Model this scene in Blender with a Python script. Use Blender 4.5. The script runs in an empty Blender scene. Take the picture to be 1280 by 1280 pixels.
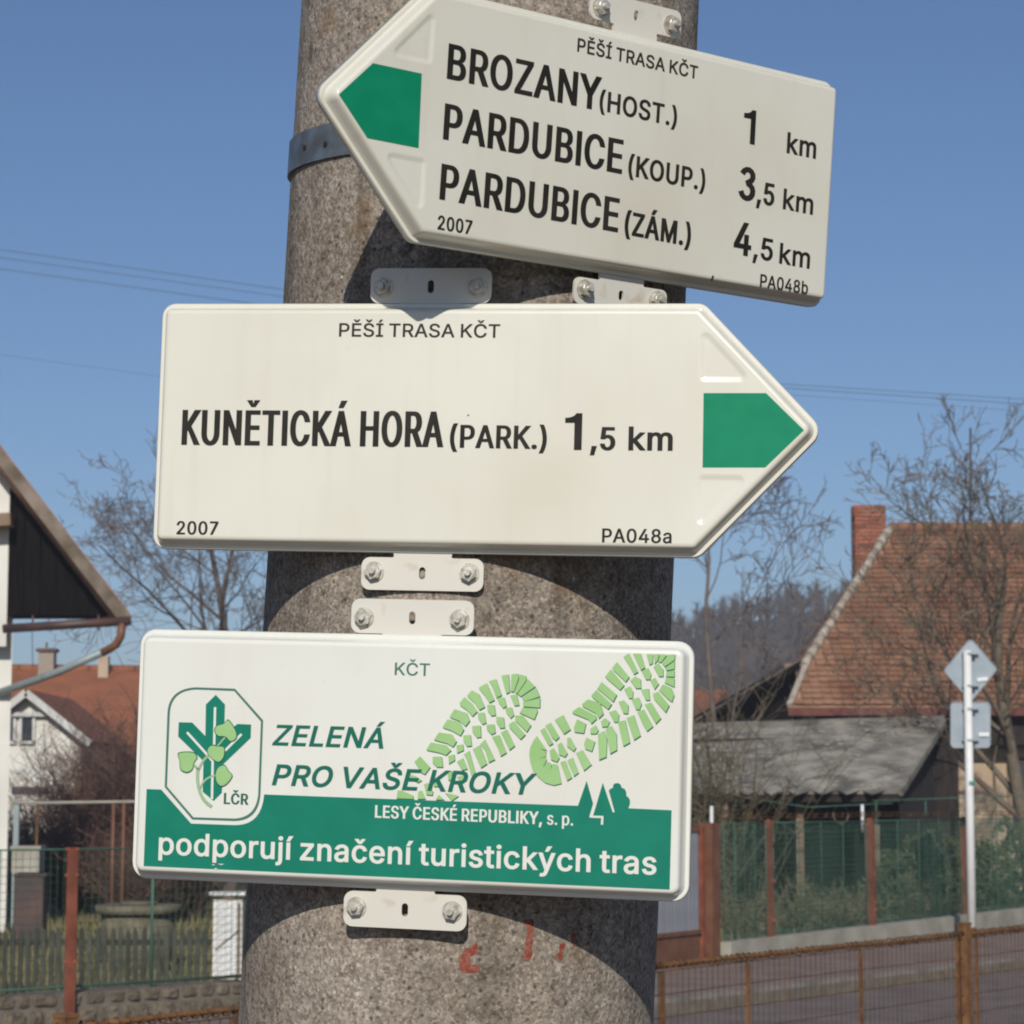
# ---------------------------------------------------------------- header
import bpy, bmesh, math, random
from mathutils import Vector, Matrix, noise
from mathutils.geometry import delaunay_2d_cdt
random.seed(7)
sc = bpy.context.scene
C = sc.collection
R = math.radians

# ---- camera: 85 mm equivalent, eye height 1.65 m, tipped up a little
F_PX, PITCH, EYE = 3023.4, 0.1189, 1.65
cam_d = bpy.data.cameras.new('camera')
cam_d.sensor_width = 36.0
cam_d.lens = F_PX / 1280 * 36.0
cam_d.clip_start, cam_d.clip_end = 0.05, 6000
cam_d.dof.use_dof = True
cam_d.dof.focus_distance = 1.93
cam_d.dof.aperture_fstop = 33
cam = bpy.data.objects.new('camera', cam_d)
C.objects.link(cam)
cam.location = (0, 0, EYE)
cam.rotation_euler = (math.pi / 2 + PITCH, 0, 0)
sc.camera = cam

# ---- daylight: late winter sun behind the camera
SUN = Vector((-0.035, -1.0, 0.56)).normalized()          # towards the sun
elev = math.asin(SUN.z)
world = bpy.data.worlds.new('World')
sc.world = world
world.use_nodes = True
wn = world.node_tree
sky = wn.nodes.new('ShaderNodeTexSky')
sky.sky_type = 'NISHITA'
sky.sun_disc = False
sky.sun_elevation = elev
sky.sun_rotation = math.atan2(SUN.x, SUN.y)
sky.altitude = 200
sky.air_density = 1.0
sky.dust_density = 0.6
sky.ozone_density = 5.0
tint = wn.nodes.new('ShaderNodeMix'); tint.data_type = 'RGBA'; tint.blend_type = 'MULTIPLY'; tint.inputs[0].default_value = 1
tint.inputs[7].default_value = (.94, .99, 1.08, 1)
wn.links.new(sky.outputs[0], tint.inputs[6]); wn.links.new(tint.outputs[2], wn.nodes['Background'].inputs[0])
wn.nodes['Background'].inputs[1].default_value = 0.082
sun_d = bpy.data.lights.new('sun', 'SUN')
sun_d.energy = 4.7
sun_d.angle = R(0.55)
sun_d.color = (1.0, 0.95, 0.87)
sun = bpy.data.objects.new('sun', sun_d)
C.objects.link(sun)
sun.rotation_euler = SUN.to_track_quat('Z', 'Y').to_euler()
sun.location = (0, -20, 20)
sc.view_settings.view_transform = 'Standard'
sc.view_settings.look = 'None'
sc.view_settings.exposure = -0.2
sc.view_settings.gamma = 1.0
sc.view_settings.use_curve_mapping = False
sc.render.engine = 'CYCLES'
sc.cycles.max_bounces = 6
sc.cycles.filter_width = 2.0
sc.cycles.volume_bounces = 0

# ---------------------------------------------------------------- helpers
cp, sp_ = math.cos(PITCH), math.sin(PITCH)
def ray(px, py):
    x = (px - 640) / F_PX; y = (640 - py) / F_PX
    return Vector((x, cp - y * sp_, sp_ + y * cp))
def at(px, py, Y):
    """world point at distance Y in the direction measured on the photograph"""
    d = ray(px, py); return Vector((0, 0, EYE)) + d * (Y / d.y)

def tag(o, label=None, cat=None, group=None, kind=None):
    if label: o['label'] = label
    if cat: o['category'] = cat
    if group: o['group'] = group
    if kind: o['kind'] = kind
    return o
def empty(name, loc=(0, 0, 0), label=None, cat=None, group=None, mat=None):
    o = bpy.data.objects.new(name, None); C.objects.link(o)
    o.empty_display_size = .1
    if mat is not None: o.matrix_world = mat
    else: o.location = loc
    return tag(o, label, cat, group)
def link(name, me, parent=None, loc=None):
    o = bpy.data.objects.new(name, me); C.objects.link(o)
    if parent is not None: o.parent = parent
    if loc is not None: o.location = loc
    return o

class MB:
    def __init__(s): s.v = []; s.f = []; s.sm = []
    def add(s, vs, fs, sm=False):
        n = len(s.v); s.v.extend([tuple(v) for v in vs]); s.f.extend([tuple(i + n for i in f) for f in fs]); s.sm.extend([sm] * len(fs)); return s
    def box(s, c, d, M=None):
        x, y, z = d[0] / 2, d[1] / 2, d[2] / 2
        vs = [Vector((i * x, j * y, k * z)) for k in (-1, 1) for j in (-1, 1) for i in (-1, 1)]
        if M is not None: vs = [M @ v for v in vs]
        vs = [v + Vector(c) for v in vs]
        return s.add(vs, [(0, 2, 3, 1), (4, 5, 7, 6), (0, 1, 5, 4), (2, 6, 7, 3), (0, 4, 6, 2), (1, 3, 7, 5)])
    def bar(s, a, b, w, h, up=(0, 0, 1)):
        """square bar from a to b, w across, h along up"""
        a, b = Vector(a), Vector(b); d = (b - a).normalized(); up = Vector(up)
        sx = d.cross(up)
        if sx.length < 1e-4: sx = d.cross(Vector((0, 1, 0)))
        sx.normalize(); u = sx.cross(d)
        vs = [p + sx * (i * w / 2) + u * (j * h / 2) for p in (a, b) for i, j in ((-1, -1), (1, -1), (1, 1), (-1, 1))]
        return s.add(vs, [(3, 2, 1, 0), (4, 5, 6, 7), (0, 1, 5, 4), (1, 2, 6, 5), (2, 3, 7, 6), (3, 0, 4, 7)])
    def tube(s, pts, rs, n=6, cap=True, sm=True):
        pts = [Vector(p) for p in pts]
        if not hasattr(rs, '__len__'): rs = [rs] * len(pts)
        rings = []; ref = None
        for i, p in enumerate(pts):
            d = (pts[min(i + 1, len(pts) - 1)] - pts[max(i - 1, 0)])
            if d.length < 1e-9: d = Vector((0, 0, 1))
            d.normalize()
            if ref is None: ref = d.orthogonal().normalized()
            ref = (ref - d * ref.dot(d))
            if ref.length < 1e-5: ref = d.orthogonal()
            ref.normalize(); b = d.cross(ref)
            rings.append([p + (ref * math.cos(2 * math.pi * k / n) + b * math.sin(2 * math.pi * k / n)) * rs[i] for k in range(n)])
        vs = [v for r in rings for v in r]; fs = []
        for i in range(len(rings) - 1):
            for k in range(n):
                k2 = (k + 1) % n
                fs.append((i * n + k, i * n + k2, (i + 1) * n + k2, (i + 1) * n + k))
        s.add(vs, fs, sm)
        if cap:
            m = len(s.v) - len(vs)
            s.f.append(tuple(m + k for k in reversed(range(n)))); s.sm.append(False)
            s.f.append(tuple(m + (len(rings) - 1) * n + k for k in range(n))); s.sm.append(False)
        return s
    def slab(s, quad, th):
        """a plate of thickness th hung below the polygon quad (world points, seen from above anticlockwise)"""
        q = [Vector(p) for p in quad]; n = (q[1] - q[0]).cross(q[2] - q[0]).normalized()
        m = len(q); lo = [p - n * th for p in q]
        fs = [tuple(range(m)), tuple(range(2 * m - 1, m - 1, -1))]
        for i in range(m): fs.append((i, i + m, (i + 1) % m + m, (i + 1) % m))
        return s.add(q + lo, fs)
    def mesh(s, name, mat):
        me = bpy.data.meshes.new(name); me.from_pydata(s.v, [], s.f)
        me.polygons.foreach_set('use_smooth', s.sm); me.materials.append(mat); me.update(); return me
    def build(s, name, mat, parent=None, loc=None):
        return link(name, s.mesh(name, mat), parent, loc)

# ---- materials
def mat(name, col, rough=.7, col2=None, scale=8, detail=6, bump=0, bscale=None, spec=.4, metal=0, coat=0, rnd=0, lo=.35, hi=.65, coords='Object', stretch=None):
    m = bpy.data.materials.new(name); m.use_nodes = True; nt = m.node_tree; b = nt.nodes['Principled BSDF']
    b.inputs['Roughness'].default_value = rough; b.inputs['Specular IOR Level'].default_value = spec
    b.inputs['Metallic'].default_value = metal
    b.inputs['Base Color'].default_value = (*col, 1)
    if coat: b.inputs['Coat Weight'].default_value = coat; b.inputs['Coat Roughness'].default_value = .15
    tc = nt.nodes.new('ShaderNodeTexCoord'); src = nt.nodes.new('ShaderNodeNewGeometry').outputs['Position'] if coords == 'World' else tc.outputs[coords]
    if stretch:
        mp = nt.nodes.new('ShaderNodeMapping'); mp.inputs['Scale'].default_value = stretch; nt.links.new(src, mp.inputs[0]); src = mp.outputs[0]
    out = None
    if col2 is not None:
        n = nt.nodes.new('ShaderNodeTexNoise'); n.inputs['Scale'].default_value = scale; n.inputs['Detail'].default_value = detail
        nt.links.new(src, n.inputs['Vector'])
        rp = nt.nodes.new('ShaderNodeValToRGB'); rp.color_ramp.elements[0].position = lo; rp.color_ramp.elements[1].position = hi
        rp.color_ramp.elements[0].color = (*col, 1); rp.color_ramp.elements[1].color = (*col2, 1)
        nt.links.new(n.outputs['Fac'], rp.inputs[0]); out = rp.outputs[0]
    if rnd:
        oi = nt.nodes.new('ShaderNodeObjectInfo'); mr = nt.nodes.new('ShaderNodeMapRange')
        mr.inputs['To Min'].default_value = 1 - rnd; mr.inputs['To Max'].default_value = 1 + rnd
        nt.links.new(oi.outputs['Random'], mr.inputs['Value'])
        mx = nt.nodes.new('ShaderNodeMix'); mx.data_type = 'RGBA'; mx.blend_type = 'MULTIPLY'; mx.inputs[0].default_value = 1
        if out: nt.links.new(out, mx.inputs[6])
        else: mx.inputs[6].default_value = (*col, 1)
        nt.links.new(mr.outputs[0], mx.inputs[7]); out = mx.outputs[2]
    if out: nt.links.new(out, b.inputs['Base Color'])
    if bump:
        n2 = nt.nodes.new('ShaderNodeTexNoise'); n2.inputs['Scale'].default_value = bscale or scale * 3; n2.inputs['Detail'].default_value = 5
        nt.links.new(src, n2.inputs['Vector'])
        bp = nt.nodes.new('ShaderNodeBump'); bp.inputs['Strength'].default_value = 1; bp.inputs['Distance'].default_value = bump
        nt.links.new(n2.outputs['Fac'], bp.inputs['Height']); nt.links.new(bp.outputs[0], b.inputs['Normal'])
    m['out'] = 0
    return m

def concrete_mat():
    m = bpy.data.materials.new('pole_concrete'); m.use_nodes = True; nt = m.node_tree; b = nt.nodes['Principled BSDF']; L = nt.links.new
    tc = nt.nodes.new('ShaderNodeTexCoord').outputs['Object']
    def noi(s, d=6, r=.6):
        n = nt.nodes.new('ShaderNodeTexNoise'); n.inputs['Scale'].default_value = s; n.inputs['Detail'].default_value = d; n.inputs['Roughness'].default_value = r; L(tc, n.inputs['Vector']); return n.outputs['Fac']
    def ramp(f, *st):
        r = nt.nodes.new('ShaderNodeValToRGB'); e = r.color_ramp.elements
        while len(e) < len(st): e.new(.5)
        for k, (p, c) in enumerate(st): e[k].position = p; e[k].color = (*c, 1) if len(c) == 3 else c
        L(f, r.inputs[0]); return r.outputs[0]
    def mix(a, c, fac, mode='MIX'):
        x = nt.nodes.new('ShaderNodeMix'); x.data_type = 'RGBA'; x.blend_type = mode
        if isinstance(fac, float): x.inputs[0].default_value = fac
        else: L(fac, x.inputs[0])
        L(a, x.inputs[6])
        if isinstance(c, tuple): x.inputs[7].default_value = (*c, 1)
        else: L(c, x.inputs[7])
        return x.outputs[2]
    def vor(s, rnd=1.0):
        v = nt.nodes.new('ShaderNodeTexVoronoi'); v.inputs['Scale'].default_value = s; v.inputs['Randomness'].default_value = rnd; L(tc, v.inputs['Vector']); return v
    base = ramp(noi(90, 9, .8), (.30, (.105, .088, .070)), (.47, (.245, .22, .19)), (.60, (.31, .284, .25)), (.75, (.44, .41, .365)))
    tone = ramp(noi(7, 5), (.3, (.74, .70, .66)), (.7, (1.12, 1.10, 1.08)))
    base = mix(base, tone, 1.0, 'MULTIPLY')
    grit = vor(430)          # sand grains, each with its own tone
    gcol = ramp(grit.outputs['Color'], (.0, (.45, .42, .39)), (.5, (1.0, .97, .94)), (1.0, (1.75, 1.7, 1.62)))
    base = mix(base, gcol, .8, 'MULTIPLY')
    sp1 = vor(210)            # pale quartz grains, sparse
    dsel = ramp(sp1.outputs['Distance'], (.22, (1, 1, 1)), (.42, (0, 0, 0)))
    csel = ramp(sp1.outputs['Color'], (.90, (0, 0, 0)), (.93, (1, 1, 1)))
    base = mix(base, (.50, .46, .40), mix(dsel, csel, 1.0, 'MULTIPLY'))
    sp2 = vor(150)            # dark pits
    dsel = ramp(sp2.outputs['Distance'], (.16, (1, 1, 1)), (.34, (0, 0, 0)))
    sep = nt.nodes.new('ShaderNodeSeparateColor'); L(sp2.outputs['Color'], sep.inputs[0])
    csel = ramp(sep.outputs[1], (.76, (0, 0, 0)), (.82, (.8, .8, .8)))
    base = mix(base, (.055, .043, .03), mix(dsel, csel, 1.0, 'MULTIPLY'))
    rust = ramp(noi(16, 4, .5), (.62, (0, 0, 0)), (.74, (.65, .65, .65)))
    base = mix(base, (.20, .115, .045), rust)
    # long damp runs and a lighter washed side
    mp = nt.nodes.new('ShaderNodeMapping'); mp.inputs['Scale'].default_value = (26, 26, 2.2); L(tc, mp.inputs[0])
    n = nt.nodes.new('ShaderNodeTexNoise'); n.inputs['Scale'].default_value = 1; n.inputs['Detail'].default_value = 7; L(mp.outputs[0], n.inputs['Vector'])
    base = mix(base, ramp(n.outputs['Fac'], (.34, (.62, .59, .56)), (.47, (1.0, 1.0, 1.0)), (.66, (1.14, 1.12, 1.10))), .85, 'MULTIPLY')
    blot = ramp(noi(34, 5, .6), (.64, (0, 0, 0)), (.70, (.7, .7, .7)))
    base = mix(base, (.075, .06, .045), blot)
    L(base, b.inputs['Base Color']); b.inputs['Roughness'].default_value = .9; b.inputs['Specular IOR Level'].default_value = .25
    bp = nt.nodes.new('ShaderNodeBump'); bp.inputs['Distance'].default_value = .0022; bp.inputs['Strength'].default_value = 1
    ad = nt.nodes.new('ShaderNodeMath'); ad.operation = 'ADD'; L(noi(120, 6, .7), ad.inputs[0]); L(noi(30, 4), ad.inputs[1])
    L(ad.outputs[0], bp.inputs['Height']); L(bp.outputs[0], b.inputs['Normal'])
    return m
def paint_mat(name, col, dirt, rough=.32, coat=.5, amount=.25):
    """sprayed sign enamel: faint waviness, faint dirt"""
    m = mat(name, col, rough, dirt, scale=5, detail=7, lo=.45, hi=1.25 - amount, bump=.00012, bscale=14, spec=.45, coat=coat)
    # faint vertical water streaks and brownish grime specks over the enamel
    nt = m.node_tree; b = nt.nodes['Principled BSDF']; old = b.inputs['Base Color'].links[0].from_socket
    tc = nt.nodes.new('ShaderNodeTexCoord'); L = nt.links.new
    def layer(src, scale3, lo, hi, colr, strength):
        mp = nt.nodes.new('ShaderNodeMapping'); mp.inputs['Scale'].default_value = scale3; L(tc.outputs['Object'], mp.inputs[0])
        n = nt.nodes.new('ShaderNodeTexNoise'); n.inputs['Scale'].default_value = 1; n.inputs['Detail'].default_value = 6; L(mp.outputs[0], n.inputs['Vector'])
        r = nt.nodes.new('ShaderNodeMapRange'); r.inputs['From Min'].default_value = lo; r.inputs['From Max'].default_value = hi; r.inputs['To Max'].default_value = strength; L(n.outputs['Fac'], r.inputs['Value'])
        x = nt.nodes.new('ShaderNodeMix'); x.data_type = 'RGBA'; L(r.outputs[0], x.inputs[0]); L(src, x.inputs[6]); x.inputs[7].default_value = (*colr, 1); return x.outputs[2]
    o = layer(old, (90, 20, 7), .52, .80, dirt, .24)
    o = layer(o, (420, 420, 420), .70, .78, (.22, .16, .10), .5)
    L(o, b.inputs['Base Color']); return m

M_CONC = concrete_mat()
M_CREAM = paint_mat('cream_enamel', (.655, .64, .55), (.54, .49, .38))
M_WHITE = paint_mat('white_enamel', (.69, .695, .635), (.60, .57, .49))
M_GREEN = mat('green_enamel', (.002, .20, .10), .55, (.004, .22, .11), scale=60, spec=.16, bump=.0001, bscale=150)
M_PGREEN = mat('printed_green', (.002, .165, .105), .5, (.004, .185, .12), scale=40, spec=.25, bump=.0001, bscale=150)
M_LIGHTGREEN = mat('light_green_print', (.26, .46, .17), .5, (.30, .50, .21), scale=30)
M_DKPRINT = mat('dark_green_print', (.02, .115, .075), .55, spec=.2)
M_INK = mat('dark_ink', (.016, .015, .012), .6, (.026, .024, .02), scale=30, spec=.15)
M_INKSOFT = mat('grey_ink', (.032, .030, .024), .6, spec=.15)
M_INKGREEN = mat('green_ink', (.008, .125, .085), .55, spec=.2)
M_KCT = mat('grey_green_ink', (.05, .16, .12), .5)
M_WPRINT = mat('white_print', (.66, .66, .60), .4)
M_STEM = mat('pale_stem_print', (.30, .42, .26), .5)
M_BRACKET = mat('bracket_enamel', (.60, .575, .505), .42, (.40, .27, .15), scale=34, detail=8, lo=.60, hi=.80, bump=.0002, bscale=40, coat=.4)
M_BOLT = mat('galvanised_bolt', (.62, .60, .54), .4, (.36, .33, .27), scale=160, metal=.35, bump=.0003, bscale=300)
M_STRAP = mat('steel_strap', (.15, .185, .22), .5, (.095, .10, .105), scale=45, detail=9, metal=.35, bump=.0002, bscale=80)
M_BLACK = mat('hole_dark', (.02, .018, .015), .9)
M_REDPAINT = mat('red_paint', (.20, .035, .02), .8, (.27, .14, .09), scale=260, lo=.4, hi=.7, bump=.0005, bscale=300)

# ---------------------------------------------------------------- lettering (glyph outlines, 254 units = cap height)
GLYPHS = {'A':[240,[[8,0,101,254,138,254,231,0,198,0,144,151,132,186,116,239,123,239,106,185,95,151,43,0],[55,71,55,99,185,99,185,71]]],
'B':[228,[[30,0,30,254,121,254,145,252,164,245,180,235,190,221,197,205,199,187,198,172,193,160,187,150,178,143,168,137,157,133,157,131,170,129,182,123,192,114,201,102,207,86,209,68,207,50,200,33,189,20,172,9,151,2,123,0],[62,29,122,29,140,30,154,34,165,40,175,53,178,68,176,81,171,92,163,102,153,109,140,114,124,115,62,115],[62,143,119,143,132,144,144,148,154,155,162,163,166,174,168,186,165,202,156,214,141,223,120,226,62,226]]],
'C':[255,[[134,-3,113,-2,93,4,75,12,59,25,46,40,35,58,27,78,22,101,20,127,22,153,27,176,35,197,46,215,59,230,75,242,93,251,113,256,134,258,152,256,170,252,186,245,201,236,214,224,224,209,232,193,236,174,204,174,200,186,195,197,187,206,179,214,169,220,158,224,146,227,134,228,111,225,92,216,75,202,62,182,54,157,52,127,54,97,63,72,75,53,92,38,112,29,134,26,146,27,158,30,169,34,179,40,187,48,195,57,200,68,204,80,236,80,232,62,224,45,214,31,201,19,187,9,170,2,153,-2]]],
'D':[251,[[109,0,48,0,48,29,107,29,136,31,159,40,177,55,189,75,197,99,200,128,197,156,190,180,177,200,160,214,138,223,110,226,47,226,47,254,113,254,136,253,157,248,176,239,192,228,206,213,217,196,225,175,229,153,231,128,229,102,224,80,217,59,206,42,192,27,175,15,156,7,134,2],[62,254,62,0,30,0,30,254]]],
'E':[209,[[30,0,30,254,186,254,186,226,62,226,62,143,178,143,178,114,62,114,62,29,188,29,188,0]]],
'H':[258,[[30,0,30,254,62,254,62,144,196,144,196,254,228,254,228,0,196,0,196,116,62,116,62,0]]],
'I':[90,[[29,0,29,254,61,254,61,0]]],
'J':[198,[[93,-3,71,-1,53,5,38,16,26,31,19,50,17,73,17,86,49,86,49,73,52,52,61,37,75,28,93,25,110,28,124,37,133,52,136,73,136,254,168,254,168,73,166,50,159,31,147,16,132,5,113,-1]]],
'K':[233,[[52,73,52,108,70,131,87,152,106,172,182,254,224,254,116,138],[30,0,30,254,62,254,62,167,62,112,62,97,62,0],[186,0,94,130,114,155,224,0]]],
'L':[196,[[30,0,30,254,62,254,62,29,181,29,181,0]]],
'M':[314,[[30,0,30,254,76,254,139,94,144,79,150,61,156,42,161,24,154,24,159,41,165,61,171,79,176,94,238,254,284,254,284,0,252,0,252,145,252,163,253,184,253,207,253,229,256,229,249,205,241,181,234,161,228,145,171,0,143,0,85,145,80,160,72,181,65,204,56,229,59,229,60,208,60,186,61,164,61,145,61,0]]],
'N':[262,[[30,0,30,254,68,254,172,91,181,75,194,53,207,27,202,27,200,54,200,79,199,97,199,254,232,254,232,0,193,0,101,145,89,165,74,191,54,226,60,227,61,192,62,164,62,145,62,0]]],
'O':[267,[[133,-3,112,-2,93,4,75,12,59,25,46,40,35,58,27,78,22,101,20,127,22,153,27,176,35,197,46,215,59,230,75,242,93,251,112,256,133,258,155,256,174,251,192,242,208,230,221,215,232,197,240,176,245,153,247,127,245,101,240,78,232,58,221,40,208,25,192,12,174,4,155,-2],[133,26,155,29,175,38,191,52,204,72,212,97,215,127,212,157,204,182,191,202,175,216,155,225,133,228,112,225,92,216,75,202,63,182,54,157,52,127,54,97,63,72,75,52,92,38,112,29]]],
'P':[222,[[30,0,30,254,118,254,144,252,166,244,183,231,195,215,202,195,204,174,202,152,195,133,183,116,166,104,144,96,118,93,55,93,55,121,116,121,134,123,149,128,159,136,167,147,171,160,172,174,171,188,167,201,159,211,148,219,134,224,116,226,62,226,62,0]]],
'R':[224,[[30,0,30,254,118,254,145,252,167,244,183,232,195,217,202,198,205,176,202,154,195,136,183,120,166,109,145,101,118,99,48,99,48,128,117,128,135,129,149,133,160,141,167,150,171,162,173,176,171,190,167,202,159,212,149,220,134,224,116,226,62,226,62,0],[177,0,115,115,151,115,214,0]]],
'S':[223,[[112,-4,86,-2,64,5,46,15,32,30,23,48,19,68,52,68,55,55,62,44,71,35,83,29,97,26,112,25,128,26,143,30,155,37,165,46,171,57,173,70,171,81,166,89,158,96,148,102,136,107,122,111,92,120,64,130,43,145,34,156,28,170,26,186,29,206,37,224,51,238,69,249,90,256,114,258,137,256,158,249,175,238,189,224,197,208,200,189,169,189,166,201,160,211,151,219,134,227,112,229,97,228,84,224,73,218,64,209,59,199,58,188,60,176,65,167,74,160,85,154,96,150,106,147,132,140,156,132,168,126,179,119,189,110,197,99,202,85,204,69,201,50,193,32,180,17,162,5,139,-2]]],
'T':[224,[[16,226,16,254,208,254,208,226,128,226,128,0,96,0,96,226]]],
'U':[259,[[129,-4,101,-1,77,8,57,22,42,40,33,62,30,87,30,254,62,254,62,89,64,72,70,57,80,44,94,34,110,28,129,26,149,28,165,34,179,44,188,57,194,72,196,89,196,254,229,254,229,87,226,62,216,40,201,22,182,8,157,-1]]],
'V':[240,[[102,0,8,254,42,254,96,103,108,69,124,15,117,15,133,69,145,103,197,254,231,254,139,0]]],
'Y':[236,[[102,0,102,104,8,254,46,254,96,172,111,146,118,132,125,115,112,115,119,132,126,146,140,172,191,254,228,254,134,104,134,0]]],
'Z':[219,[[21,0,21,23,137,193,153,215,170,238,174,227,143,226,111,226,20,226,20,254,198,254,198,231,84,64,67,40,49,17,45,27,76,28,107,29,200,29,200,0]]],
'Č':[255,[[134,-3,113,-2,93,4,75,12,59,25,46,40,35,58,27,78,22,101,20,127,22,153,27,176,35,197,46,215,59,230,75,242,93,251,113,256,134,258,152,256,170,252,186,245,201,236,214,224,224,209,232,193,236,174,204,174,200,186,195,197,187,206,179,214,169,220,158,224,146,227,134,228,111,225,92,216,75,202,62,182,54,157,52,127,54,97,63,72,75,53,92,38,112,29,134,26,146,27,158,30,169,34,179,40,187,48,195,57,200,68,204,80,236,80,232,62,224,45,214,31,201,19,187,9,170,2,153,-2],[109,329,133,299,157,329,188,329,148,282,119,282,79,328]]],
'Ě':[209,[[30,0,30,254,186,254,186,226,62,226,62,143,178,143,178,114,62,114,62,29,188,29,188,0],[84,329,109,299,133,329,164,329,123,282,94,282,54,328]]],
'Š':[223,[[112,-4,86,-2,64,5,46,15,32,30,23,48,19,68,52,68,55,55,62,44,71,35,83,29,97,26,112,25,128,26,143,30,155,37,165,46,171,57,173,70,171,81,166,89,158,96,148,102,136,107,122,111,92,120,64,130,43,145,34,156,28,170,26,186,29,206,37,224,51,238,69,249,90,256,114,258,137,256,158,249,175,238,189,224,197,208,200,189,169,189,166,201,160,211,151,219,134,227,112,229,97,228,84,224,73,218,64,209,59,199,58,188,60,176,65,167,74,160,85,154,96,150,106,147,132,140,156,132,168,126,179,119,189,110,197,99,202,85,204,69,201,50,193,32,180,17,162,5,139,-2],[87,329,111,299,136,329,166,329,126,282,97,282,57,328]]],
'Í':[150,[[16,0,16,29,59,29,59,226,16,226,16,254,135,254,135,226,91,226,91,29,135,29,135,0],[62,279,86,329,120,329,87,279]]],
'Á':[240,[[8,0,101,254,138,254,231,0,198,0,144,151,132,186,116,239,123,239,106,185,95,151,43,0],[55,71,55,99,185,99,185,71],[106,279,130,329,164,329,131,279]]],
'É':[209,[[30,0,30,254,186,254,186,226,62,226,62,143,178,143,178,114,62,114,62,29,188,29,188,0],[95,279,119,329,153,329,121,279]]],
'0':[227,[[113,-3,95,-2,79,3,65,12,53,24,42,39,34,57,27,89,24,127,27,165,35,197,43,215,53,230,65,242,79,251,95,256,113,258,131,256,147,251,161,242,174,230,184,215,192,197,200,165,203,127,200,89,192,57,184,39,174,24,162,12,147,3,131,-2],[113,25,131,28,145,37,157,52,165,72,170,97,172,127,170,157,165,182,157,203,145,218,131,227,113,230,96,227,82,218,70,203,62,182,56,157,55,127,56,97,62,72,70,52,82,37,96,28]]],
'1':[172,[[96,0,96,196,40,196,40,220,62,223,80,230,94,240,103,254,128,254,128,0]]],
'2':[227,[[32,0,32,24,117,114,141,141,149,153,155,163,159,174,160,186,159,198,154,209,146,218,137,224,125,228,112,230,98,228,86,224,77,216,69,207,65,195,64,181,33,181,35,202,43,221,55,237,72,248,91,255,112,258,134,255,153,248,169,237,181,223,188,205,191,186,189,172,185,159,179,145,168,129,153,111,133,90,76,30,195,28,195,0]]],
'3':[180,[[28,211,43,235,71,251,104,253,133,238,152,211,155,179,141,150,117,132,105,128,106,142,129,133,151,111,161,81,159,50,143,22,117,4,86,-1,56,8,32,28,21,54,50,67,58,47,71,36,88,31,105,34,119,44,128,59,130,77,124,94,112,106,90,115,79,146,100,159,117,170,124,185,122,200,113,214,97,221,80,221,65,212,55,194]]],
'4':[227,[[20,53,20,79,123,254,155,254,54,83,207,81,207,53],[141,0,141,61,141,73,141,159,171,159,171,0]]],
'5':[227,[[111,-3,89,-1,70,6,54,16,41,30,33,47,30,65,61,65,64,54,69,44,77,36,87,30,98,26,111,25,125,27,138,32,149,41,157,52,162,66,164,81,162,97,157,111,148,122,137,131,124,137,109,138,96,137,84,134,73,129,64,123,34,126,48,254,183,254,183,226,75,226,67,151,77,157,89,162,101,166,115,167,131,165,147,160,161,153,172,143,182,130,189,116,194,99,195,82,193,58,184,38,171,21,154,8,134,-1]]],
'7':[227,[[48,0,162,224,31,226,31,254,195,254,195,224,82,0]]],
'8':[227,[[113,-3,89,-1,68,6,50,17,37,31,29,48,26,68,28,83,33,98,40,110,51,121,63,128,76,132,59,141,46,154,38,171,35,190,38,209,45,225,57,239,73,249,92,256,113,258,134,256,153,249,169,239,181,225,188,209,191,190,188,171,180,154,167,141,150,133,164,128,176,121,186,110,194,98,199,83,200,68,198,48,189,31,176,17,158,6,137,-1],[113,25,129,26,142,30,153,37,161,46,167,57,168,69,167,83,161,94,153,104,141,111,128,116,113,118,98,116,85,111,73,104,65,94,59,83,58,69,59,57,64,46,73,37,84,30,97,26],[113,145,126,146,137,150,146,157,154,165,158,176,160,188,158,200,154,210,147,218,138,225,126,229,113,230,100,229,89,225,79,218,72,210,68,200,66,188,68,176,72,165,79,157,89,150,100,146]]],
'a':[195,[[80,-4,63,-3,47,2,34,11,24,22,17,37,15,54,17,69,22,80,29,90,39,97,50,102,63,105,89,110,117,113,126,115,133,117,136,121,138,127,137,139,133,148,128,156,120,161,110,164,98,165,85,164,75,161,66,156,59,150,54,144,50,137,20,146,29,161,39,173,52,182,66,188,82,191,97,192,108,192,119,190,131,186,143,180,153,172,161,160,167,145,168,126,168,0,138,0,138,26,136,26,132,19,126,12,118,6,108,1,95,-3],[85,23,101,24,114,29,124,37,132,47,136,57,138,69,138,95,135,93,130,91,116,88,100,86,88,84,77,82,67,79,58,75,52,70,47,62,46,52,47,43,51,36,57,30,65,26,74,24]]],
'b':[212,[[115,-4,99,-3,86,2,76,8,69,16,59,29,56,29,56,0,26,0,26,254,57,254,57,160,59,160,69,173,76,180,86,186,98,191,115,192,137,189,156,180,173,166,185,146,193,122,195,94,193,66,185,42,173,23,157,8,137,-1],[110,23,126,26,140,33,150,44,158,58,163,75,164,95,163,114,158,131,150,145,140,156,126,163,110,165,94,163,81,156,70,145,62,131,58,114,56,95,58,75,63,58,70,43,81,32,94,26]]],
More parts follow.
